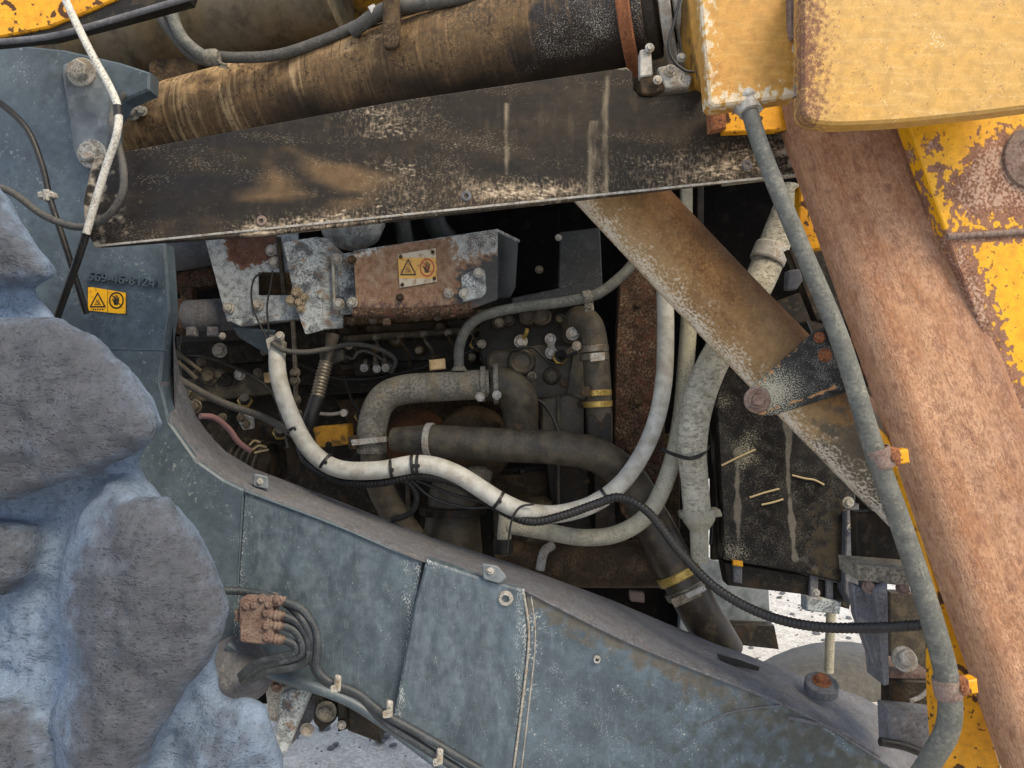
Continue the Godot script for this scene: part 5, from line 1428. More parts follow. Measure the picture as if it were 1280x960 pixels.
	g.plate(pts([Vector3(622, 287, 2.605), Vector3(650, 303, 2.85), Vector3(648, 360, 2.85), Vector3(636, 372, 2.8), Vector3(622, 374, 2.605)], 1.0), 0.012)
	obj("end_face", g, mats.frame_dark, R)
	g = G.new()
	g.plate(pts([Vector3(442, 317, 2.605), Vector3(622, 287, 2.605), Vector3(650, 303, 2.85), Vector3(480, 326, 2.85)], 1.0), 0.01)
	obj("top_face", g, mats.shield_grey, R)
	g = G.new()
	g.tube(pts([442, 391, 520, 391, 576, 386, 590, 382], 2.61), 0.02, 12, 5)
	obj("bottom_roll", g, mats.plate_scab, R)
	for s in [[478, 390, 488, 389, 488, 406, 478, 407], [560, 382, 570, 381, 570, 396, 560, 397]]: slab(R, "tab", s, 2.6, 0.012, mats.plate_scab)
	var sg := slab(R, "warning_plate", [497, 318, 544.5, 310, 546.5, 352, 499.5, 360], 2.595, 0.003, mats.sign_plate, 0.0, 0.0005)
	sg.set_meta("label", "worn cream warning plate with a triangle and crossed-out hand")
	for q in [[501, 321, 1.6], [541, 315, 1.6], [543, 348, 1.6], [503, 356, 1.6], [500, 372, 3.4], [561, 366, 4.5], [580, 367, 4.5], [598, 341, 4.5], [440, 325, 4], [441, 378, 4.5]]:
		bolt(R, q[0], q[1], 2.592, q[2], mats.pale_metal if q[2] > 4 else mats.engine_brown)
	slab(R, "cover_patch", [576, 345, 590, 338, 606, 336, 608, 365, 602, 372, 578, 378], 2.59, 0.012, mats.shield_grey, 0.01)
	# things left of the shield
	var n := thing("filter_housing", "dusty ribbed housing left of the shield plate", "housing", at(250, 420, 2.9))
	g = G.new()
	g.tube(pts([Vector3(222, 396, 2.84), Vector3(236, 395, 2.82), Vector3(300, 392, 2.86)], 1.0), [0.03, 0.058, 0.06], 22, 5)
	obj("barrel", g, mats.dust_grey, n)
	g = G.new()
	g.lathe(at(228, 396, 2.83), Vector3(1, 0.05, 0), [Vector2(0.0, -0.02), Vector2(0.06, -0.02), Vector2(0.068, -0.01), Vector2(0.068, 0.01), Vector2(0.06, 0.02)], 24)
	obj("rim", g, mats.plate_scab, n)
	for s in [[232, 408, 244, 408, 244, 420, 232, 420], [258, 408, 272, 408, 272, 420, 258, 420]]: slab(n, "foot", s, 2.78, 0.03, mats.dust_grey)
	slab(n, "tag", [210, 374, 224, 373, 224, 385, 212, 387], 2.86, 0.01, mats.pale_metal)
	hose("breather_pipe", "purple-grey thick pipe end under the beam left of the shield plate", [Vector3(190, 318, 2.95), Vector3(240, 312, 2.95), Vector3(280, 308, 3.0)], 0.075, mats.dust_grey, "pipe", "", 22)
	var ar := slab(self, "flat_bar", [206, 342, 262, 334, 274, 356, 206, 366], 2.95, 0.06, mats.plate_scab)
	tag(ar, "brown flat arm above the ribbed housing", "arm")
	var ar2 := slab(self, "pedestal", [224, 360, 240, 358, 242, 386, 226, 388], 2.92, 0.05, mats.plate_scab)
	tag(ar2, "short brown stem joining the flat arm to the ribbed housing", "stem")
	g = G.new()
	g.lathe(at(440, 276, 3.0), Vector3(0, -1, 0.3), [Vector2(0.0, 0.11), Vector2(0.06, 0.1), Vector2(0.11, 0.06), Vector2(0.13, 0.0), Vector2(0.13, -0.1)], 28, true)
	tag(obj("round_canister", g, mats.shield_grey), "round pale canister bottom showing above the guard box", "canister")
	for s in [[[Vector3(500, 250, 3.1), Vector3(505, 290, 3.1), Vector3(512, 320, 3.15)], 0.035, "left dark duct behind the rusty guard under the beam"], [[Vector3(540, 250, 3.15), Vector3(545, 280, 3.15), Vector3(560, 300, 3.2)], 0.045, "right dark duct behind the rusty guard under the beam"]]:
		hose("air_duct", s[2], s[0], s[1], mats.frame_dark, "duct", "dark ducts behind the rusty guard")
	# valve cover at the left, with pipes and fittings
	var v := thing("valve_cover", "black ribbed valve cover low left with a pale bolt", "engine cover", at(280, 520, 2.95))
	slab(v, "cover", [222, 428, 330, 424, 345, 440, 340, 470, 226, 478], 2.95, 0.16, mats.engine_black, 0.02, 0.008)
	slab(v, "rib", [286, 432, 330, 430, 330, 452, 288, 456], 2.92, 0.03, mats.engine_black, 0.0, 0.004)
	slab(v, "rail", [222, 474, 340, 466, 350, 492, 226, 504], 2.9, 0.1, mats.pipe_dark, 0.02, 0.006)
	slab(v, "lower_box", [228, 500, 360, 492, 350, 560, 250, 560], 3.0, 0.1, mats.engine_black)
	for q in [[275, 438, 6.5, "pale_metal"], [274, 468, 5, "steel_dull"], [300, 468, 5, "pale_metal"], [322, 466, 4, "steel_dull"], [262, 470, 8, "pipe_dark"], [236, 490, 6, "steel_dull"], [330, 440, 3, "steel_dull"], [252, 452, 4, "steel_dull"], [247, 467, 4, "steel_dull"]]: bolt(v, q[0], q[1], 2.89, q[2], mats[q[3]])
	boss(v, 282, 475, 2.89, 8, mats.dark_hole)
	slab(v, "tag", [329, 466, 342, 464, 343, 478, 330, 479], 2.88, 0.008, mats.tag_tan)
	for s in [[[220, 438, 236, 452, 252, 464], "upper"], [[222, 452, 234, 462, 246, 474], "lower"]]:
		hose("fuel_pipe", s[1] + " thin dark fuel pipe at the left of the valve cover", pts_at(s[0], 2.86), 0.008, mats.pipe_dark, "pipe", "thin fuel pipes beside the valve cover", 8)
	slab(v, "bracket", [298, 516, 316, 520, 316, 536, 304, 538, 298, 528], 2.84, 0.02, mats.shield_grey, 0.006)
	for q in [[302, 522, 4], [308, 530, 4], [278, 522, 4], [244, 508, 6]]: bolt(v, q[0], q[1], 2.82, q[2], mats.steel_dull)
	# yellow-painted casting and lever
	var yk := thing("yellow_casting", "small grimy yellow casting left of the intake bend", "casting", at(410, 560, 2.85))
	slab(yk, "body", [390, 534, 434, 530, 436, 556, 396, 560], 2.85, 0.1, mats.yellow_grimy, 0.01, 0.006)
	bolt(yk, 411, 556, 2.84, 3, mats.engine_black)
	g = G.new()
	g.tube(pts([Vector3(394, 516, 2.9), Vector3(412, 518, 2.88), Vector3(428, 516, 2.86)], 1.0), 0.007, 8, 4)
	g.lathe(at(430, 516, 2.86), Vector3.BACK, [Vector2(0.014, -0.01), Vector2(0.014, 0.01), Vector2(0.0, 0.01)], 12)
	obj("lever", g, mats.pale_metal, yk)
	# sender cluster right of the sensor conduit
	var cl := thing("injector_cluster", "cluster of small dark injector fittings and clips below the guard box", "fittings", at(460, 470, 2.95))
	slab(cl, "base", [440, 452, 490, 448, 494, 466, 444, 470], 2.95, 0.06, mats.engine_black, 0.01)
	for q in [[458, 458, 4.5], [470, 454, 4.5], [481, 455, 4.5], [434, 455, 8]]:
		g = G.new()
		g.lathe(at(q[0], q[1] + 4, 2.9), Vector3(0, 1, 0.5), [Vector2(px(q[2], 2.9), 0), Vector2(px(q[2], 2.9), 0.02), Vector2(px(q[2] * 0.6, 2.9), 0.022), Vector2(px(q[2] * 0.6, 2.9), 0.04), Vector2(0, 0.04)], 12)
		obj("injector", g, mats.engine_black if q[2] > 6 else mats.steel_dull, cl)
	for q in [[455, 460, 3.5], [471, 461, 3.5], [482, 460, 3.5], [436, 432, 3.5]]: bolt(cl, q[0], q[1], 2.88, q[2], mats.pale_metal)
	# striker with rod below the hose end
	var sk := thing("linkage_rod", "upright dark rod with pale joints behind the pale hose", "rod", at(370, 520, 2.75))
	g = G.new()
	g.tube(pts([Vector3(366, 400, 2.72), Vector3(369, 450, 2.76), Vector3(371, 530, 2.8)], 1.0), 0.009, 8, 4)
	obj("rod", g, mats.steel_dull, sk)
	for q in [[369, 466], [369, 476], [370, 500], [372, 518]]: bolt(sk, q[0], q[1], 2.76, 4.5, mats.steel_dull)
	# spring-loaded damper
	var da := thing("damper", "black damper with a steel coil section left of the intake bend", "damper", at(390, 540, 2.7))
	g = G.new()
	g.tube(pts([Vector3(408, 452, 2.72), Vector3(402, 474, 2.71), Vector3(396, 500, 2.7)], 1.0), 0.024, 16, 6, true, 0.09, 0.012)
	obj("coil", g, mats.steel_dull, da)
	g = G.new()
	g.tube(pts([Vector3(397, 496, 2.7), Vector3(388, 522, 2.69), Vector3(382, 540, 2.69)], 1.0), [0.026, 0.026, 0.02], 16, 4)
	obj("body", g, mats.rubber, da)
	g = G.new()
	g.tube(pts([Vector3(416, 418, 2.74), Vector3(412, 440, 2.73), Vector3(408, 454, 2.72)], 1.0), [0.026, 0.016, 0.014], 12, 4)
	obj("stem", g, mats.pipe_dark, da)
	slab(da, "mount", [398, 438, 428, 436, 430, 450, 410, 456, 400, 450], 2.76, 0.03, mats.pipe_dark, 0.008)

# ---------------------------------------------------------------- small pipes, ribs and wiring that crowd the engine
func build_clutter() -> void:
	var g := G.new()
	var rail := thing("fuel_rail", "thin dark fuel rail with short pipes under the rusty guard", "fuel rail", at(520, 430, 3.05))
	g.tube(pts([Vector3(430, 424, 3.06), Vector3(520, 418, 3.05), Vector3(600, 412, 3.05)], 1.0), 0.014, 10, 6)
	obj("tube", g, mats.pipe_dark, rail)
	for k in 6:
		var x := 440.0 + k * 30.0
		g = G.new()
		g.tube(pts([Vector3(x, 424 - k * 2, 3.04), Vector3(x + 3, 434 - k * 2, 3.0), Vector3(x + 10, 444 - k * 2, 3.02), Vector3(x + 12, 460 - k * 2, 3.08)], 1.0), 0.0065, 8, 5)
		obj("injector_pipe", g, mats.steel_dull if k % 2 else mats.engine_brown, rail)
		bolt(rail, x, 424 - k * 2, 3.03, 3.2, mats.steel_dull, Vector3.BACK, "nut")
	var rib := thing("sump_side", "ribbed black sump wall low behind the banded dark pipe", "sump", at(560, 700, 3.0))
	slab(rib, "wall", [430, 600, 700, 580, 760, 700, 620, 730, 540, 690], 3.08, 0.1, mats.engine_black)
	for k in 7: slab(rib, "rib", [470 + k * 36, 598 - k * 2, 476 + k * 36, 598 - k * 2, 480 + k * 36, 690, 474 + k * 36, 690], 3.03, 0.06, mats.pipe_dark)
	for k in 6: bolt(rib, 484 + k * 38, 606 - k * 2, 3.06, 3.6, mats.engine_brown)
	# flange bolts along the head
	var hb := thing("head_rail", "bolted rail along the top of the engine under the rusty guard", "rail", at(540, 404, 3.1))
	slab(hb, "rail", [400, 398, 640, 384, 640, 394, 400, 410], 3.08, 0.06, mats.engine_brown, 0.0, 0.004)
	for k in 9: bolt(hb, 412 + k * 27, 404 - k * 1.6, 3.075, 3.6, mats.steel_dull if k % 3 else mats.engine_brown)
	# clips, sensors and plugs
	var items := [[452, 520, 3.0, "black sensor plug left of the intake bend"], [596, 430, 2.98, "black sensor plug beside the arching hose foot"], [640, 510, 2.84, "black sensor plug on the pipe elbow"], [306, 500, 2.9, "black sensor plug below the valve cover"], [350, 540, 2.85, "black sensor plug beside the yellow casting"], [700, 446, 2.86, "black sensor plug on the engine end cover"]]
	for q in items:
		var s := thing("sensor", q[3], "sensor", at(q[0], q[1] + 6, q[2]), "black sensor plugs on the engine")
		g = G.new()
		g.lathe(at(q[0], q[1], q[2]), Vector3(0.3, 0.4, 1), [Vector2(0.022, -0.03), Vector2(0.022, 0.0), Vector2(0.016, 0.006), Vector2(0.016, 0.03), Vector2(0.0, 0.03)], 12)
		obj("plug", g, mats.rubber, s)
		g = G.new()
		g.lathe(at(q[0], q[1], q[2]), Vector3(0.3, 0.4, 1), [Vector2(0.026, -0.02), Vector2(0.028, -0.014), Vector2(0.028, -0.004), Vector2(0.024, 0.0)], 6)
		obj("hex", g, mats.gold_band, s)
	var wires := [
		["thin wire along the engine head toward the rusty guard", [Vector3(360, 448, 2.9), Vector3(410, 470, 2.95), Vector3(450, 474, 2.97), Vector3(500, 466, 3.0), Vector3(560, 450, 3.0), Vector3(600, 434, 2.96)]],
		["thin wire dropping behind the intake bend", [Vector3(430, 470, 2.96), Vector3(440, 500, 2.98), Vector3(452, 522, 2.98), Vector3(448, 560, 2.95), Vector3(430, 590, 2.9)]],
		["thin wire crossing the valve cover", [Vector3(224, 446, 2.88), Vector3(256, 446, 2.86), Vector3(300, 462, 2.86), Vector3(336, 486, 2.86), Vector3(352, 520, 2.86), Vector3(360, 560, 2.8)]],
		["thin wire over the pump body", [Vector3(648, 506, 2.8), Vector3(672, 500, 2.78), Vector3(690, 520, 2.78), Vector3(704, 552, 2.76), Vector3(730, 590, 2.8)]],
		["thin wire at the foot of the scabby plate", [Vector3(772, 560, 2.8), Vector3(784, 600, 2.8), Vector3(808, 640, 2.8), Vector3(840, 690, 2.78)]],
		["thin wire looping under the yellow casting", [Vector3(388, 556, 2.82), Vector3(400, 574, 2.8), Vector3(430, 578, 2.8), Vector3(452, 566, 2.8)]],
		["thin wire beside the radiator panel", [Vector3(884, 480, 2.9), Vector3(888, 540, 2.88), Vector3(892, 600, 2.88), Vector3(888, 680, 2.86)]]]
	for w in wires: hose("loom_wire", w[0], w[1], 0.006, mats.rubber, "wire", "thin black wires on the engine", 8)
	# extra castings
	var cst := thing("oil_filter", "black oil filter can standing low behind the second pale hose", "filter", at(660, 690, 2.86))
	g = G.new()
	g.lathe(at(664, 700, 2.86), Vector3.UP, [Vector2(0.0, 0.0), Vector2(0.08, 0.0), Vector2(0.09, 0.02), Vector2(0.09, 0.2), Vector2(0.08, 0.22), Vector2(0.05, 0.24), Vector2(0.0, 0.24)], 24)
	obj("can", g, mats.pipe_oily, cst)
	g = G.new()
	g.lathe(at(664, 634, 2.86), Vector3.UP, [Vector2(0.092, -0.012), Vector2(0.097, -0.008), Vector2(0.097, 0.008), Vector2(0.092, 0.012)], 24)
	obj("rim", g, mats.engine_brown, cst)
	var al := thing("alternator", "finned dark alternator at the lower left of the opening", "alternator", at(350, 610, 2.85))
	g = G.new()
	g.lathe(at(318, 584, 2.95), Vector3(1, -0.1, 0.3), [Vector2(0.0, -0.08), Vector2(0.09, -0.08), Vector2(0.1, -0.06), Vector2(0.1, 0.08), Vector2(0.07, 0.1), Vector2(0.0, 0.1)], 24)
	obj("case", g, mats.engine_black, al)
	for k in 5:
		g = G.new()
		var ax := Vector3(1, -0.1, 0.3).normalized()
		g.lathe(at(318, 584, 2.95) + ax * (-0.05 + k * 0.028), ax, [Vector2(0.1, -0.004), Vector2(0.108, -0.003), Vector2(0.108, 0.003), Vector2(0.1, 0.004)], 24)
		obj("fin", g, mats.pipe_dark, al)

# ---------------------------------------------------------------- hoses and harnesses
func build_hoses() -> void:
	var H := func(called: String, label: String, a: Array, r, m: Material, cat := "hose", group := "", sides := 14, rip := 0.0) -> MeshInstance3D: return hose(called, label, a, r, m, cat, group, sides, rip)
	H.call("pale_hose", "longest pale hose, looping low across the engine and up past the scabby plate", [Vector3(346, 430, 2.66), Vector3(348, 470, 2.62), Vector3(362, 515, 2.56), Vector3(386, 560, 2.5), Vector3(420, 585, 2.44), Vector3(470, 588, 2.4), Vector3(525, 580, 2.38), Vector3(570, 592, 2.38), Vector3(625, 626, 2.38), Vector3(660, 640, 2.4), Vector3(700, 642, 2.42), Vector3(745, 628, 2.46), Vector3(782, 598, 2.5), Vector3(812, 548, 2.54), Vector3(828, 490, 2.56), Vector3(832, 420, 2.58), Vector3(830, 330, 2.6)], 0.0285, mats.hose_pale, "hose", "", 18)
	H.call("pale_hose", "second pale hose, curving beneath the longest one and up beside it", [Vector3(634, 656, 2.56), Vector3(680, 664, 2.56), Vector3(730, 672, 2.54), Vector3(775, 666, 2.52), Vector3(812, 640, 2.52), Vector3(836, 590, 2.54), Vector3(850, 530, 2.58), Vector3(857, 460, 2.62), Vector3(862, 380, 2.66), Vector3(862, 300, 2.7)], 0.0285, mats.hose_olive, "hose", "", 18)
	H.call("wrapped_hose", "thick hose in crinkled pale wrap passing behind the slanting tube", [Vector3(996, 236, 2.62), Vector3(974, 290, 2.62), Vector3(950, 350, 2.6), Vector3(918, 410, 2.54), Vector3(890, 456, 2.48), Vector3(871, 510, 2.46), Vector3(865, 560, 2.46), Vector3(868, 600, 2.48), Vector3(872, 648, 2.5)], [0.052, 0.052, 0.052, 0.05, 0.05, 0.049, 0.047, 0.044, 0.044], mats.hose_wrap, "hose", "", 22)
	var k := thing("hose_collar", "pale clamp collar round the wrapped hose beside the grey hose", "clamp", at(962, 330, 2.6))
	band(k, at(962, 318, 2.61), at(974, 290, 2.62) - at(950, 350, 2.6), 0.054, 0.06, mats.pale_metal)
	k = thing("hose_spigot", "pale funnel spigot at the foot of the wrapped hose", "fitting", at(874, 690, 2.5))
	var g := G.new()
	g.lathe(at(873, 640, 2.5), Vector3(0.03, -1, 0), [Vector2(0.0, -0.01), Vector2(0.05, -0.01), Vector2(0.056, 0.01), Vector2(0.05, 0.03), Vector2(0.03, 0.06), Vector2(0.028, 0.16), Vector2(0.0, 0.16)], 20)
	obj("funnel", g, mats.hose_olive, k)
	slab(k, "flange", [850, 640, 900, 636, 904, 646, 852, 650], 2.52, 0.04, mats.hose_olive, 0.008)
	H.call("vent_hose", "grey hose arching from the intake pipe up right behind the slanting tube", [Vector3(574, 462, 2.72), Vector3(574, 436, 2.7), Vector3(584, 410, 2.66), Vector3(606, 394, 2.64), Vector3(650, 384, 2.62), Vector3(700, 378, 2.62), Vector3(745, 368, 2.6), Vector3(778, 344, 2.6), Vector3(800, 318, 2.6)], 0.018, mats.hose_grey)
	k = thing("pipe_clip", "dusty metal clip holding the arching grey hose", "clip", at(735, 390, 2.6))
	band(k, at(734, 371, 2.6), Vector3(1, 0.25, 0), 0.02, 0.028, mats.pipe_dusty)
	slab(k, "ear", [730, 376, 741, 374, 743, 388, 732, 391], 2.6, 0.012, mats.pipe_dusty, 0.006)
	bolt(k, 736, 383, 2.598, 3.5, mats.steel_dull)
	k = thing("hose_end", "crusty pale fitting at the upper end of the longest pale hose", "fitting", at(348, 430, 2.66))
	g = G.new()
	g.lathe(at(346, 432, 2.66), Vector3(0, 1, 0), [Vector2(0.0, -0.01), Vector2(0.032, -0.01), Vector2(0.034, 0.01), Vector2(0.026, 0.016), Vector2(0.026, 0.036), Vector2(0.0, 0.036)], 18)
	obj("cap", g, mats.pipe_dusty, k)
	slab(k, "ear", [332, 424, 342, 420, 344, 436, 336, 440], 2.63, 0.02, mats.pale_metal, 0.005)
	bolt(k, 350, 420, 2.62, 4, mats.pale_metal)
	k = thing("hose_tee", "pale tee fitting where the second pale hose starts", "fitting", at(630, 680, 2.56))
	g = G.new()
	g.tube(pts([Vector3(632, 640, 2.56), Vector3(631, 660, 2.56), Vector3(629, 690, 2.58)], 1.0), [0.022, 0.024, 0.026], 14, 4)
	obj("tee", g, mats.hose_olive, k)
	band(k, at(629, 682, 2.57), Vector3(0, 1, 0), 0.03, 0.05, mats.engine_black)
	# black harness
	H.call("harness_conduit", "long black ribbed conduit under the pale hose sweeping down right to the mount", [Vector3(372, 548, 2.58), Vector3(384, 578, 2.54), Vector3(420, 600, 2.46), Vector3(470, 604, 2.42), Vector3(525, 594, 2.4), Vector3(575, 606, 2.4), Vector3(630, 640, 2.4), Vector3(665, 652, 2.37), Vector3(705, 644, 2.36), Vector3(745, 630, 2.36), Vector3(775, 622, 2.34), Vector3(810, 640, 2.3), Vector3(850, 690, 2.26), Vector3(895, 735, 2.2), Vector3(950, 766, 2.14), Vector3(1010, 782, 2.06), Vector3(1080, 785, 1.98), Vector3(1175, 780, 1.9)], 0.0135, mats.rubber, "conduit", "", 12, 0.07)
	H.call("branch_conduit", "short black ribbed conduit looping off under the pale hose", [Vector3(500, 598, 2.46), Vector3(515, 608, 2.47), Vector3(521, 624, 2.48), Vector3(512, 642, 2.5), Vector3(490, 650, 2.52)], 0.01, mats.rubber, "conduit", "", 10, 0.08)
	H.call("side_cable", "dusty black cable running down right past the pink wire", [Vector3(212, 466, 2.6), Vector3(240, 484, 2.64), Vector3(280, 504, 2.7), Vector3(330, 522, 2.7), Vector3(372, 546, 2.62)], 0.013, mats.rubber_dusty, "cable", "", 10)
	H.call("pink_wire", "faded pink cable at the left edge of the opening", [Vector3(250, 520, 2.6), Vector3(268, 522, 2.64), Vector3(286, 536, 2.68), Vector3(298, 552, 2.7), Vector3(314, 564, 2.72)], 0.01, mats.wire_pink, "cable", "", 10)
	for s in [[[312, 556, 318, 551, 326, 553], "upper"], [[316, 562, 324, 557, 333, 559], "middle"], [[318, 566, 326, 564, 336, 562], "lower"]]:
		H.call("frayed_wire", s[1] + " cream frayed wire end beside the pink cable", pts_at(s[0], 2.71), 0.004, mats.straw, "wire", "cream wire ends beside the pink cable", 6)
	for s in [[[516, 598, 560, 604, 600, 622, 626, 634], "upper"], [[514, 600, 540, 622, 580, 634, 610, 634, 630, 632], "lower"], [[520, 600, 560, 616, 610, 630], "middle"]]:
		H.call("slack_cable", s[1] + " thin black cable hanging slack under the pale hose", pts_at(s[0], 2.44), 0.005, mats.rubber, "cable", "thin slack cables under the pale hose", 8)
	H.call("thin_lead", "thin black wire hanging from the conduit past the tee fitting", pts_at([668, 630, 650, 634, 640, 650, 636, 672, 634, 692], 2.36), 0.0035, mats.rubber, "wire", "", 8)
	H.call("thin_lead", "left thin black wire looping over the shield plate", pts_at([330, 340, 318, 348, 314, 368, 318, 390, 330, 416, 336, 428], 2.66), 0.0035, mats.rubber, "wire", "", 8)
	H.call("thin_lead", "right thin black wire crossing the shield plate hole", pts_at([341, 338, 338, 360, 334, 380, 335, 404, 338, 424], 2.66), 0.0035, mats.rubber, "wire", "", 8)
	H.call("sensor_lead", "bundled black lead running right from the pale hose end", [Vector3(340, 428, 2.62), Vector3(356, 438, 2.62), Vector3(382, 440, 2.64), Vector3(410, 436, 2.7), Vector3(440, 430, 2.8), Vector3(474, 436, 2.86), Vector3(494, 450, 2.9), Vector3(488, 466, 2.92)], 0.009, mats.rubber_dusty, "cable", "", 8)
	H.call("sensor_lead", "curved thin lead above the injector cluster", [Vector3(424, 442, 2.76), Vector3(440, 448, 2.84), Vector3(448, 440, 2.86), Vector3(462, 440, 2.88), Vector3(490, 458, 2.9)], 0.006, mats.rubber_dusty, "cable", "", 8)
	H.call("cover_lead", "thin dark lead draped across the engine end cover", [Vector3(640, 438, 2.88), Vector3(664, 434, 2.87), Vector3(680, 446, 2.87), Vector3(690, 454, 2.87), Vector3(708, 446, 2.87), Vector3(722, 440, 2.86)], 0.006, mats.rubber, "wire", "", 8)
	# cable ties
	for s in [[370, 536, 2.535, Vector3(0.35, -0.9, 0.1), 0.031, "black tie round the pale hose left of the yellow casting"], [408, 577, 2.455, Vector3(0.7, -0.5, 0.1), 0.031, "black tie at the lowest left bend of the pale hose"], [490, 586, 2.39, Vector3(1, 0.1, 0), 0.031, "black tie round the pale hose under the intake pipe"], [516, 581, 2.38, Vector3(1, 0.1, 0), 0.031, "left of two close black ties under the banded pipe"], [522, 581, 2.38, Vector3(1, 0.0, 0), 0.031, "right of two close black ties under the banded pipe"], [623, 625, 2.38, Vector3(1, -0.65, 0), 0.031, "black tie where the pale hose meets the slack cables"], [757, 620, 2.47, Vector3(1, 0.7, 0), 0.031, "black tie where the conduit leaves the pale hose"]]:
		g = G.new()
		var c := at(s[0], s[1], s[2])
		g.lathe(c, s[3], [Vector2(s[4] * 0.95, -0.005), Vector2(s[4], -0.005), Vector2(s[4], 0.005), Vector2(s[4] * 0.95, 0.005)], 20)
		g.box(c + Vector3(0.006, 0.0, s[4]), Vector3(0.009, 0.012, 0.008))
		tag(obj("cable_tie", g, mats.rubber), s[5], "cable tie", "cable ties on the hoses")
	g = G.new()
	g.tube(pts([Vector3(828, 562, 2.5), Vector3(842, 568, 2.46), Vector3(862, 573, 2.41), Vector3(878, 568, 2.42), Vector3(885, 558, 2.48)], 1.0), 0.006, 8, 6)
	g.box(at(862, 573, 2.4), Vector3(0.014, 0.012, 0.01))
	tag(obj("cable_tie", g, mats.rubber), "black tie binding the second pale hose to the wrapped hose", "cable tie", "cable ties on the hoses")
	# top left cables
	H.call("white_cable", "worn white cable hanging from the top left over the frame", [Vector3(76, -14, 1.95), Vector3(92, 22, 1.93), Vector3(116, 70, 1.92), Vector3(138, 110, 1.92), Vector3(148, 138, 1.92), Vector3(146, 168, 1.92), Vector3(134, 205, 1.93), Vector3(120, 250, 1.94), Vector3(108, 292, 1.95)], 0.0095, mats.cable_white, "cable", "", 12)
	H.call("black_sleeve", "black lower sleeve of the white cable, crossing the frame", [Vector3(109, 288, 1.95), Vector3(96, 328, 1.98), Vector3(82, 366, 2.02), Vector3(70, 400, 2.06)], 0.0098, mats.rubber, "cable", "", 12)
	H.call("black_cable", "upper black cable curving down the frame at far left", [Vector3(-20, 120, 2.1), Vector3(4, 132, 2.1), Vector3(34, 162, 2.1), Vector3(52, 205, 2.1), Vector3(63, 250, 2.1), Vector3(82, 308, 2.1), Vector3(100, 366, 2.12), Vector3(108, 392, 2.14)], 0.0085, mats.rubber, "cable", "", 10)
	H.call("black_cable", "lower black cable looping right around the white cable", [Vector3(-20, 230, 2.02), Vector3(14, 240, 2.02), Vector3(56, 270, 2.02), Vector3(98, 284, 1.99), Vector3(130, 274, 1.96), Vector3(152, 244, 1.94), Vector3(154, 210, 1.94), Vector3(146, 176, 1.96), Vector3(140, 150, 2.02), Vector3(150, 124, 2.2), Vector3(170, 108, 2.4)], 0.0095, mats.rubber_dusty, "cable", "", 10)
	k = thing("cable_clip", "pale clip holding the upper black cable on the frame", "clip", at(57, 248, 2.09))
	slab(k, "body", [45, 239, 66, 239, 68, 247, 46, 248], 2.09, 0.02, mats.pale_metal, 0.006)
	slab(k, "collar", [52, 236, 60, 236, 60, 251, 53, 251], 2.085, 0.02, mats.pale_metal, 0.004)
	g = G.new()
	g.lathe(at(147.5, 138, 1.92), Vector3(0.1, -1, 0), [Vector2(0.009, -0.012), Vector2(0.0115, -0.012), Vector2(0.0115, 0.012), Vector2(0.009, 0.012)], 14)
	tag(obj("tape_band", g, mats.rubber), "black tape band round the white cable near the tube end", "tape")
	# top hoses
	H.call("deck_hose", "left dark hose dropping from the deck to the tube fitting", [Vector3(178, -20, 2.3), Vector3(196, 14, 2.3), Vector3(218, 46, 2.3), Vector3(240, 70, 2.3), Vector3(262, 78, 2.3)], 0.014, mats.rubber_dusty)
	H.call("deck_hose", "right grey hose dropping from the deck to the tube fitting", [Vector3(208, -20, 2.28), Vector3(214, 14, 2.28), Vector3(226, 44, 2.28), Vector3(246, 64, 2.28), Vector3(268, 76, 2.28)], 0.017, mats.hose_grey)
	H.call("crown_hose", "dusty hose lying along the top of the big tube", [Vector3(262, 70, 2.3), Vector3(300, 72, 2.3), Vector3(350, 68, 2.3), Vector3(410, 48, 2.28), Vector3(470, 22, 2.26), Vector3(540, 2, 2.24), Vector3(600, -20, 2.22)], 0.016, mats.rubber_dusty)
	H.call("crown_hose", "second dusty hose beside the rusty strap over the tube", [Vector3(440, 40, 2.24), Vector3(480, 12, 2.2), Vector3(520, 6, 2.2), Vector3(580, -4, 2.18), Vector3(640, -20, 2.18)], 0.02, mats.rubber_dusty)
	k = thing("tube_fitting", "pale hose fitting on the tube crown where three hoses meet", "fitting", at(270, 86, 2.28))
	g = G.new()
	g.lathe(at(258, 72, 2.28), Vector3(1, 0, 0.1), [Vector2(0.0, 0.0), Vector2(0.022, 0.0), Vector2(0.024, 0.01), Vector2(0.024, 0.03), Vector2(0.018, 0.04), Vector2(0.0, 0.04)], 14)
	obj("union", g, mats.pipe_dusty, k)
	bolt(k, 279, 84, 2.3, 5, mats.pipe_dusty, Vector3(0.3, 1, 0.5))
	for q in [[468, 16], [500, 8]]: band(k, at(q[0], q[1], 2.21), Vector3(1, 0.5, 0), 0.02, 0.02, mats.pale_metal)
	H.call("ground_wire", "thin black wire hanging in front of the collars at the tube end", pts_at([852, -10, 842, 30, 836, 56, 842, 76, 856, 88, 868, 90], 1.96), 0.004, mats.rubber, "wire", "", 8)

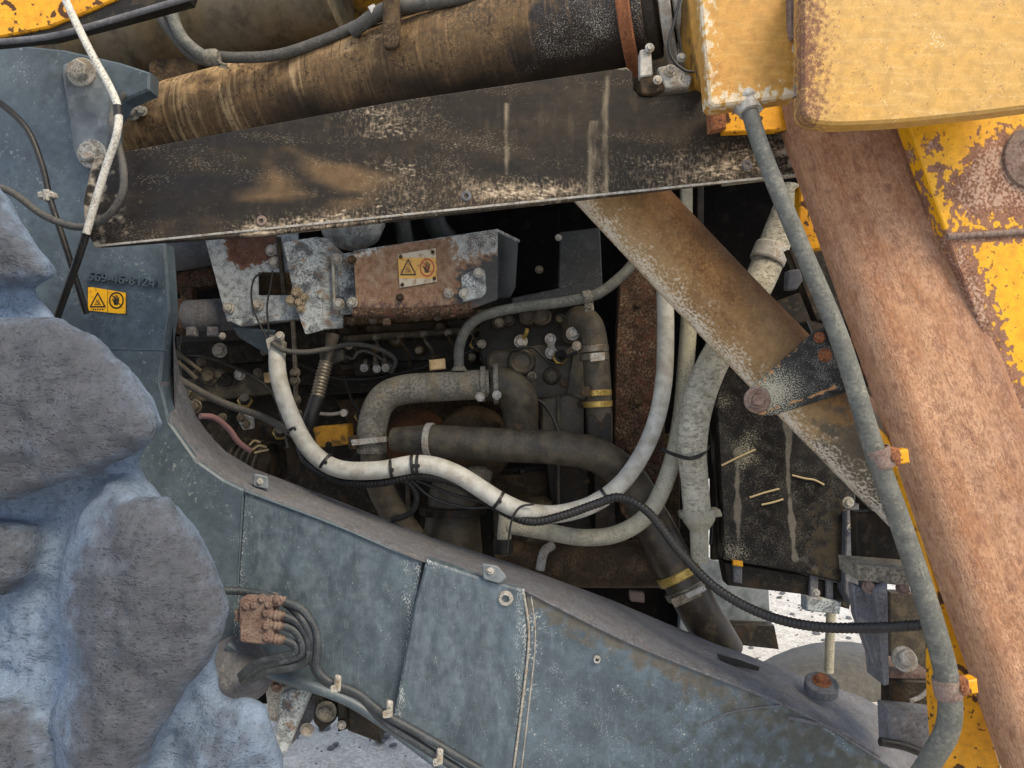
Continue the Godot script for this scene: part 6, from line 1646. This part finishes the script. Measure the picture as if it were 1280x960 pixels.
# ---------------------------------------------------------------- terminal block and the parts below the frame
func build_small() -> void:
	var g := G.new()
	var D := 2.14
	var t := thing("terminal_block", "rusty pinkish terminal block beside the tyre with black cables", "terminal block", at(325, 806, D))
	slab(t, "body", [298, 750, 306, 746, 340, 748, 342, 800, 330, 807, 299, 803], D, 0.06, mats.rust_pink, 0.008, 0.005)
	slab(t, "end_tab", [292, 764, 300, 763, 300, 778, 293, 778], D + 0.02, 0.03, mats.rust_pink)
	for q in [748, 766, 778, 796]:
		g = G.new()
		g.tube(pts([Vector3(338, q + 2, D + 0.01), Vector3(346, q + 3, D + 0.01), Vector3(358, q + 4, D + 0.01)], 1.0), [0.013, 0.016, 0.013], 8, 3, true, 0.1, 0.012)
		obj("ferrule", g, mats.rust_pink, t)
	for q in [[308, 757], [318, 756], [336, 755], [333, 766], [333, 782], [334, 797], [328, 748], [346, 750]]: bolt(t, q[0], q[1], D, 4, mats.rust_pink, Vector3.BACK, "nut")
	var c := [
		[[Vector3(280, 738, D + 0.03), Vector3(310, 740, D + 0.04), Vector3(350, 750, D + 0.03), Vector3(376, 772, D), Vector3(390, 802, D), Vector3(391, 828, D), Vector3(402, 848, D), Vector3(424, 860, D), Vector3(452, 872, D), Vector3(478, 900, D), Vector3(520, 928, D), Vector3(570, 960, D), Vector3(610, 985, D)], "outermost black cable running from the block along the frame lip"],
		[[Vector3(356, 770, D), Vector3(374, 780, D), Vector3(386, 802, D), Vector3(384, 824, D), Vector3(366, 834, D), Vector3(336, 838, D), Vector3(312, 850, D)], "second black cable curling under the terminal block"],
		[[Vector3(356, 782, D), Vector3(370, 790, D), Vector3(378, 806, D), Vector3(374, 820, D), Vector3(350, 827, D), Vector3(322, 836, D), Vector3(302, 852, D)], "third black cable curling under the terminal block"],
		[[Vector3(356, 800, D), Vector3(368, 806, D), Vector3(368, 816, D), Vector3(348, 822, D), Vector3(320, 830, D), Vector3(300, 846, D)], "innermost black cable curling under the terminal block"],
		[[Vector3(356, 752, D), Vector3(378, 762, D), Vector3(394, 786, D), Vector3(397, 812, D - 0.01), Vector3(396, 834, D - 0.01), Vector3(412, 852, D - 0.01), Vector3(446, 866, D - 0.01), Vector3(480, 892, D - 0.01), Vector3(530, 920, D - 0.01), Vector3(600, 962, D - 0.01)], "black cable nearest the frame plate, above the lip"]]
	for q in c: hose("block_cable", q[1], q[0], 0.012, mats.cable_slate, "cable", "black cables of the terminal block", 10, 0.0)
	for s in [[421, 852, "cable clip on the frame lip right of the terminal block"], [486, 884, "cable clip at the foot of the raised plate edge"], [549, 944, "cable clip low on the frame lip near the picture's bottom"]]:
		var k := thing("cable_clip", "pale " + s[2], "clip", at(s[0], s[1] + 12, 2.1), "clips along the frame lip")
		slab(k, "strap", [s[0] - 3, s[1] - 8, s[0] + 5, s[1] - 6, s[0] + 4, s[1] + 14, s[0] - 4, s[1] + 12], 2.1, 0.01, mats.pale_metal, 0.006)
		slab(k, "foot", [s[0] - 8, s[1] + 6, s[0] + 2, s[1] + 4, s[0] + 2, s[1] + 13, s[0] - 7, s[1] + 14], 2.095, 0.008, mats.pale_metal, 0.004)
	# below the lip: leaf bars, bolted blocks
	var a := thing("link_arm", "pale grey weathered link arm between the tyre and the bolted blocks", "arm", at(370, 930, 2.32))
	slab(a, "front_bar", [350, 870, 396, 850, 384, 880, 358, 940, 340, 950], 2.3, 0.05, mats.shield_grey, 0.0, 0.006)
	slab(a, "rear_bar", [330, 850, 356, 858, 400, 846, 380, 868, 350, 905, 336, 900], 2.34, 0.05, mats.pale_metal)
	slab(a, "web", [396, 850, 410, 866, 396, 894, 364, 932, 376, 892], 2.33, 0.03, mats.dust_grey)
	bolt(a, 384, 912, 2.3, 6, mats.pale_metal)
	for q in [[322, 846, 5], [336, 850, 5], [346, 858, 5], [330, 860, 4]]: bolt(a, q[0], q[1], 2.28, q[2], mats.rust_pink)
	var b := thing("bolted_block", "black block with a large bolt under the frame lip", "block", at(405, 912, 2.3))
	slab(b, "block", [394, 868, 420, 872, 420, 900, 402, 914, 392, 902], 2.28, 0.08, mats.engine_black, 0.006, 0.006)
	bolt(b, 408, 889, 2.27, 9, mats.pipe_dusty)
	b = thing("stop_block", "dark stop block right of the bolted block under the frame lip", "block", at(445, 920, 2.3))
	slab(b, "front", [421, 880, 432, 876, 434, 912, 422, 916], 2.26, 0.1, mats.engine_black, 0.0, 0.006)
	slab(b, "body", [432, 878, 470, 892, 476, 930, 434, 914], 2.28, 0.1, mats.engine_black, 0.0, 0.006)
	bolt(b, 427, 906, 2.255, 4, mats.pale_metal)
	# big round fillet behind the cables, beside the tyre
	g = G.new()
	g.lathe(at(300, 838, 2.22), Vector3(0.3, 0.2, 1), [Vector2(0.0, 0.03), Vector2(0.05, 0.03), Vector2(0.07, 0.01), Vector2(0.1, -0.02)], 24, true)
	tag(obj("pivot_boss", g, mats.dust_grey), "round dusty boss in the nook between two tyre lugs", "boss")
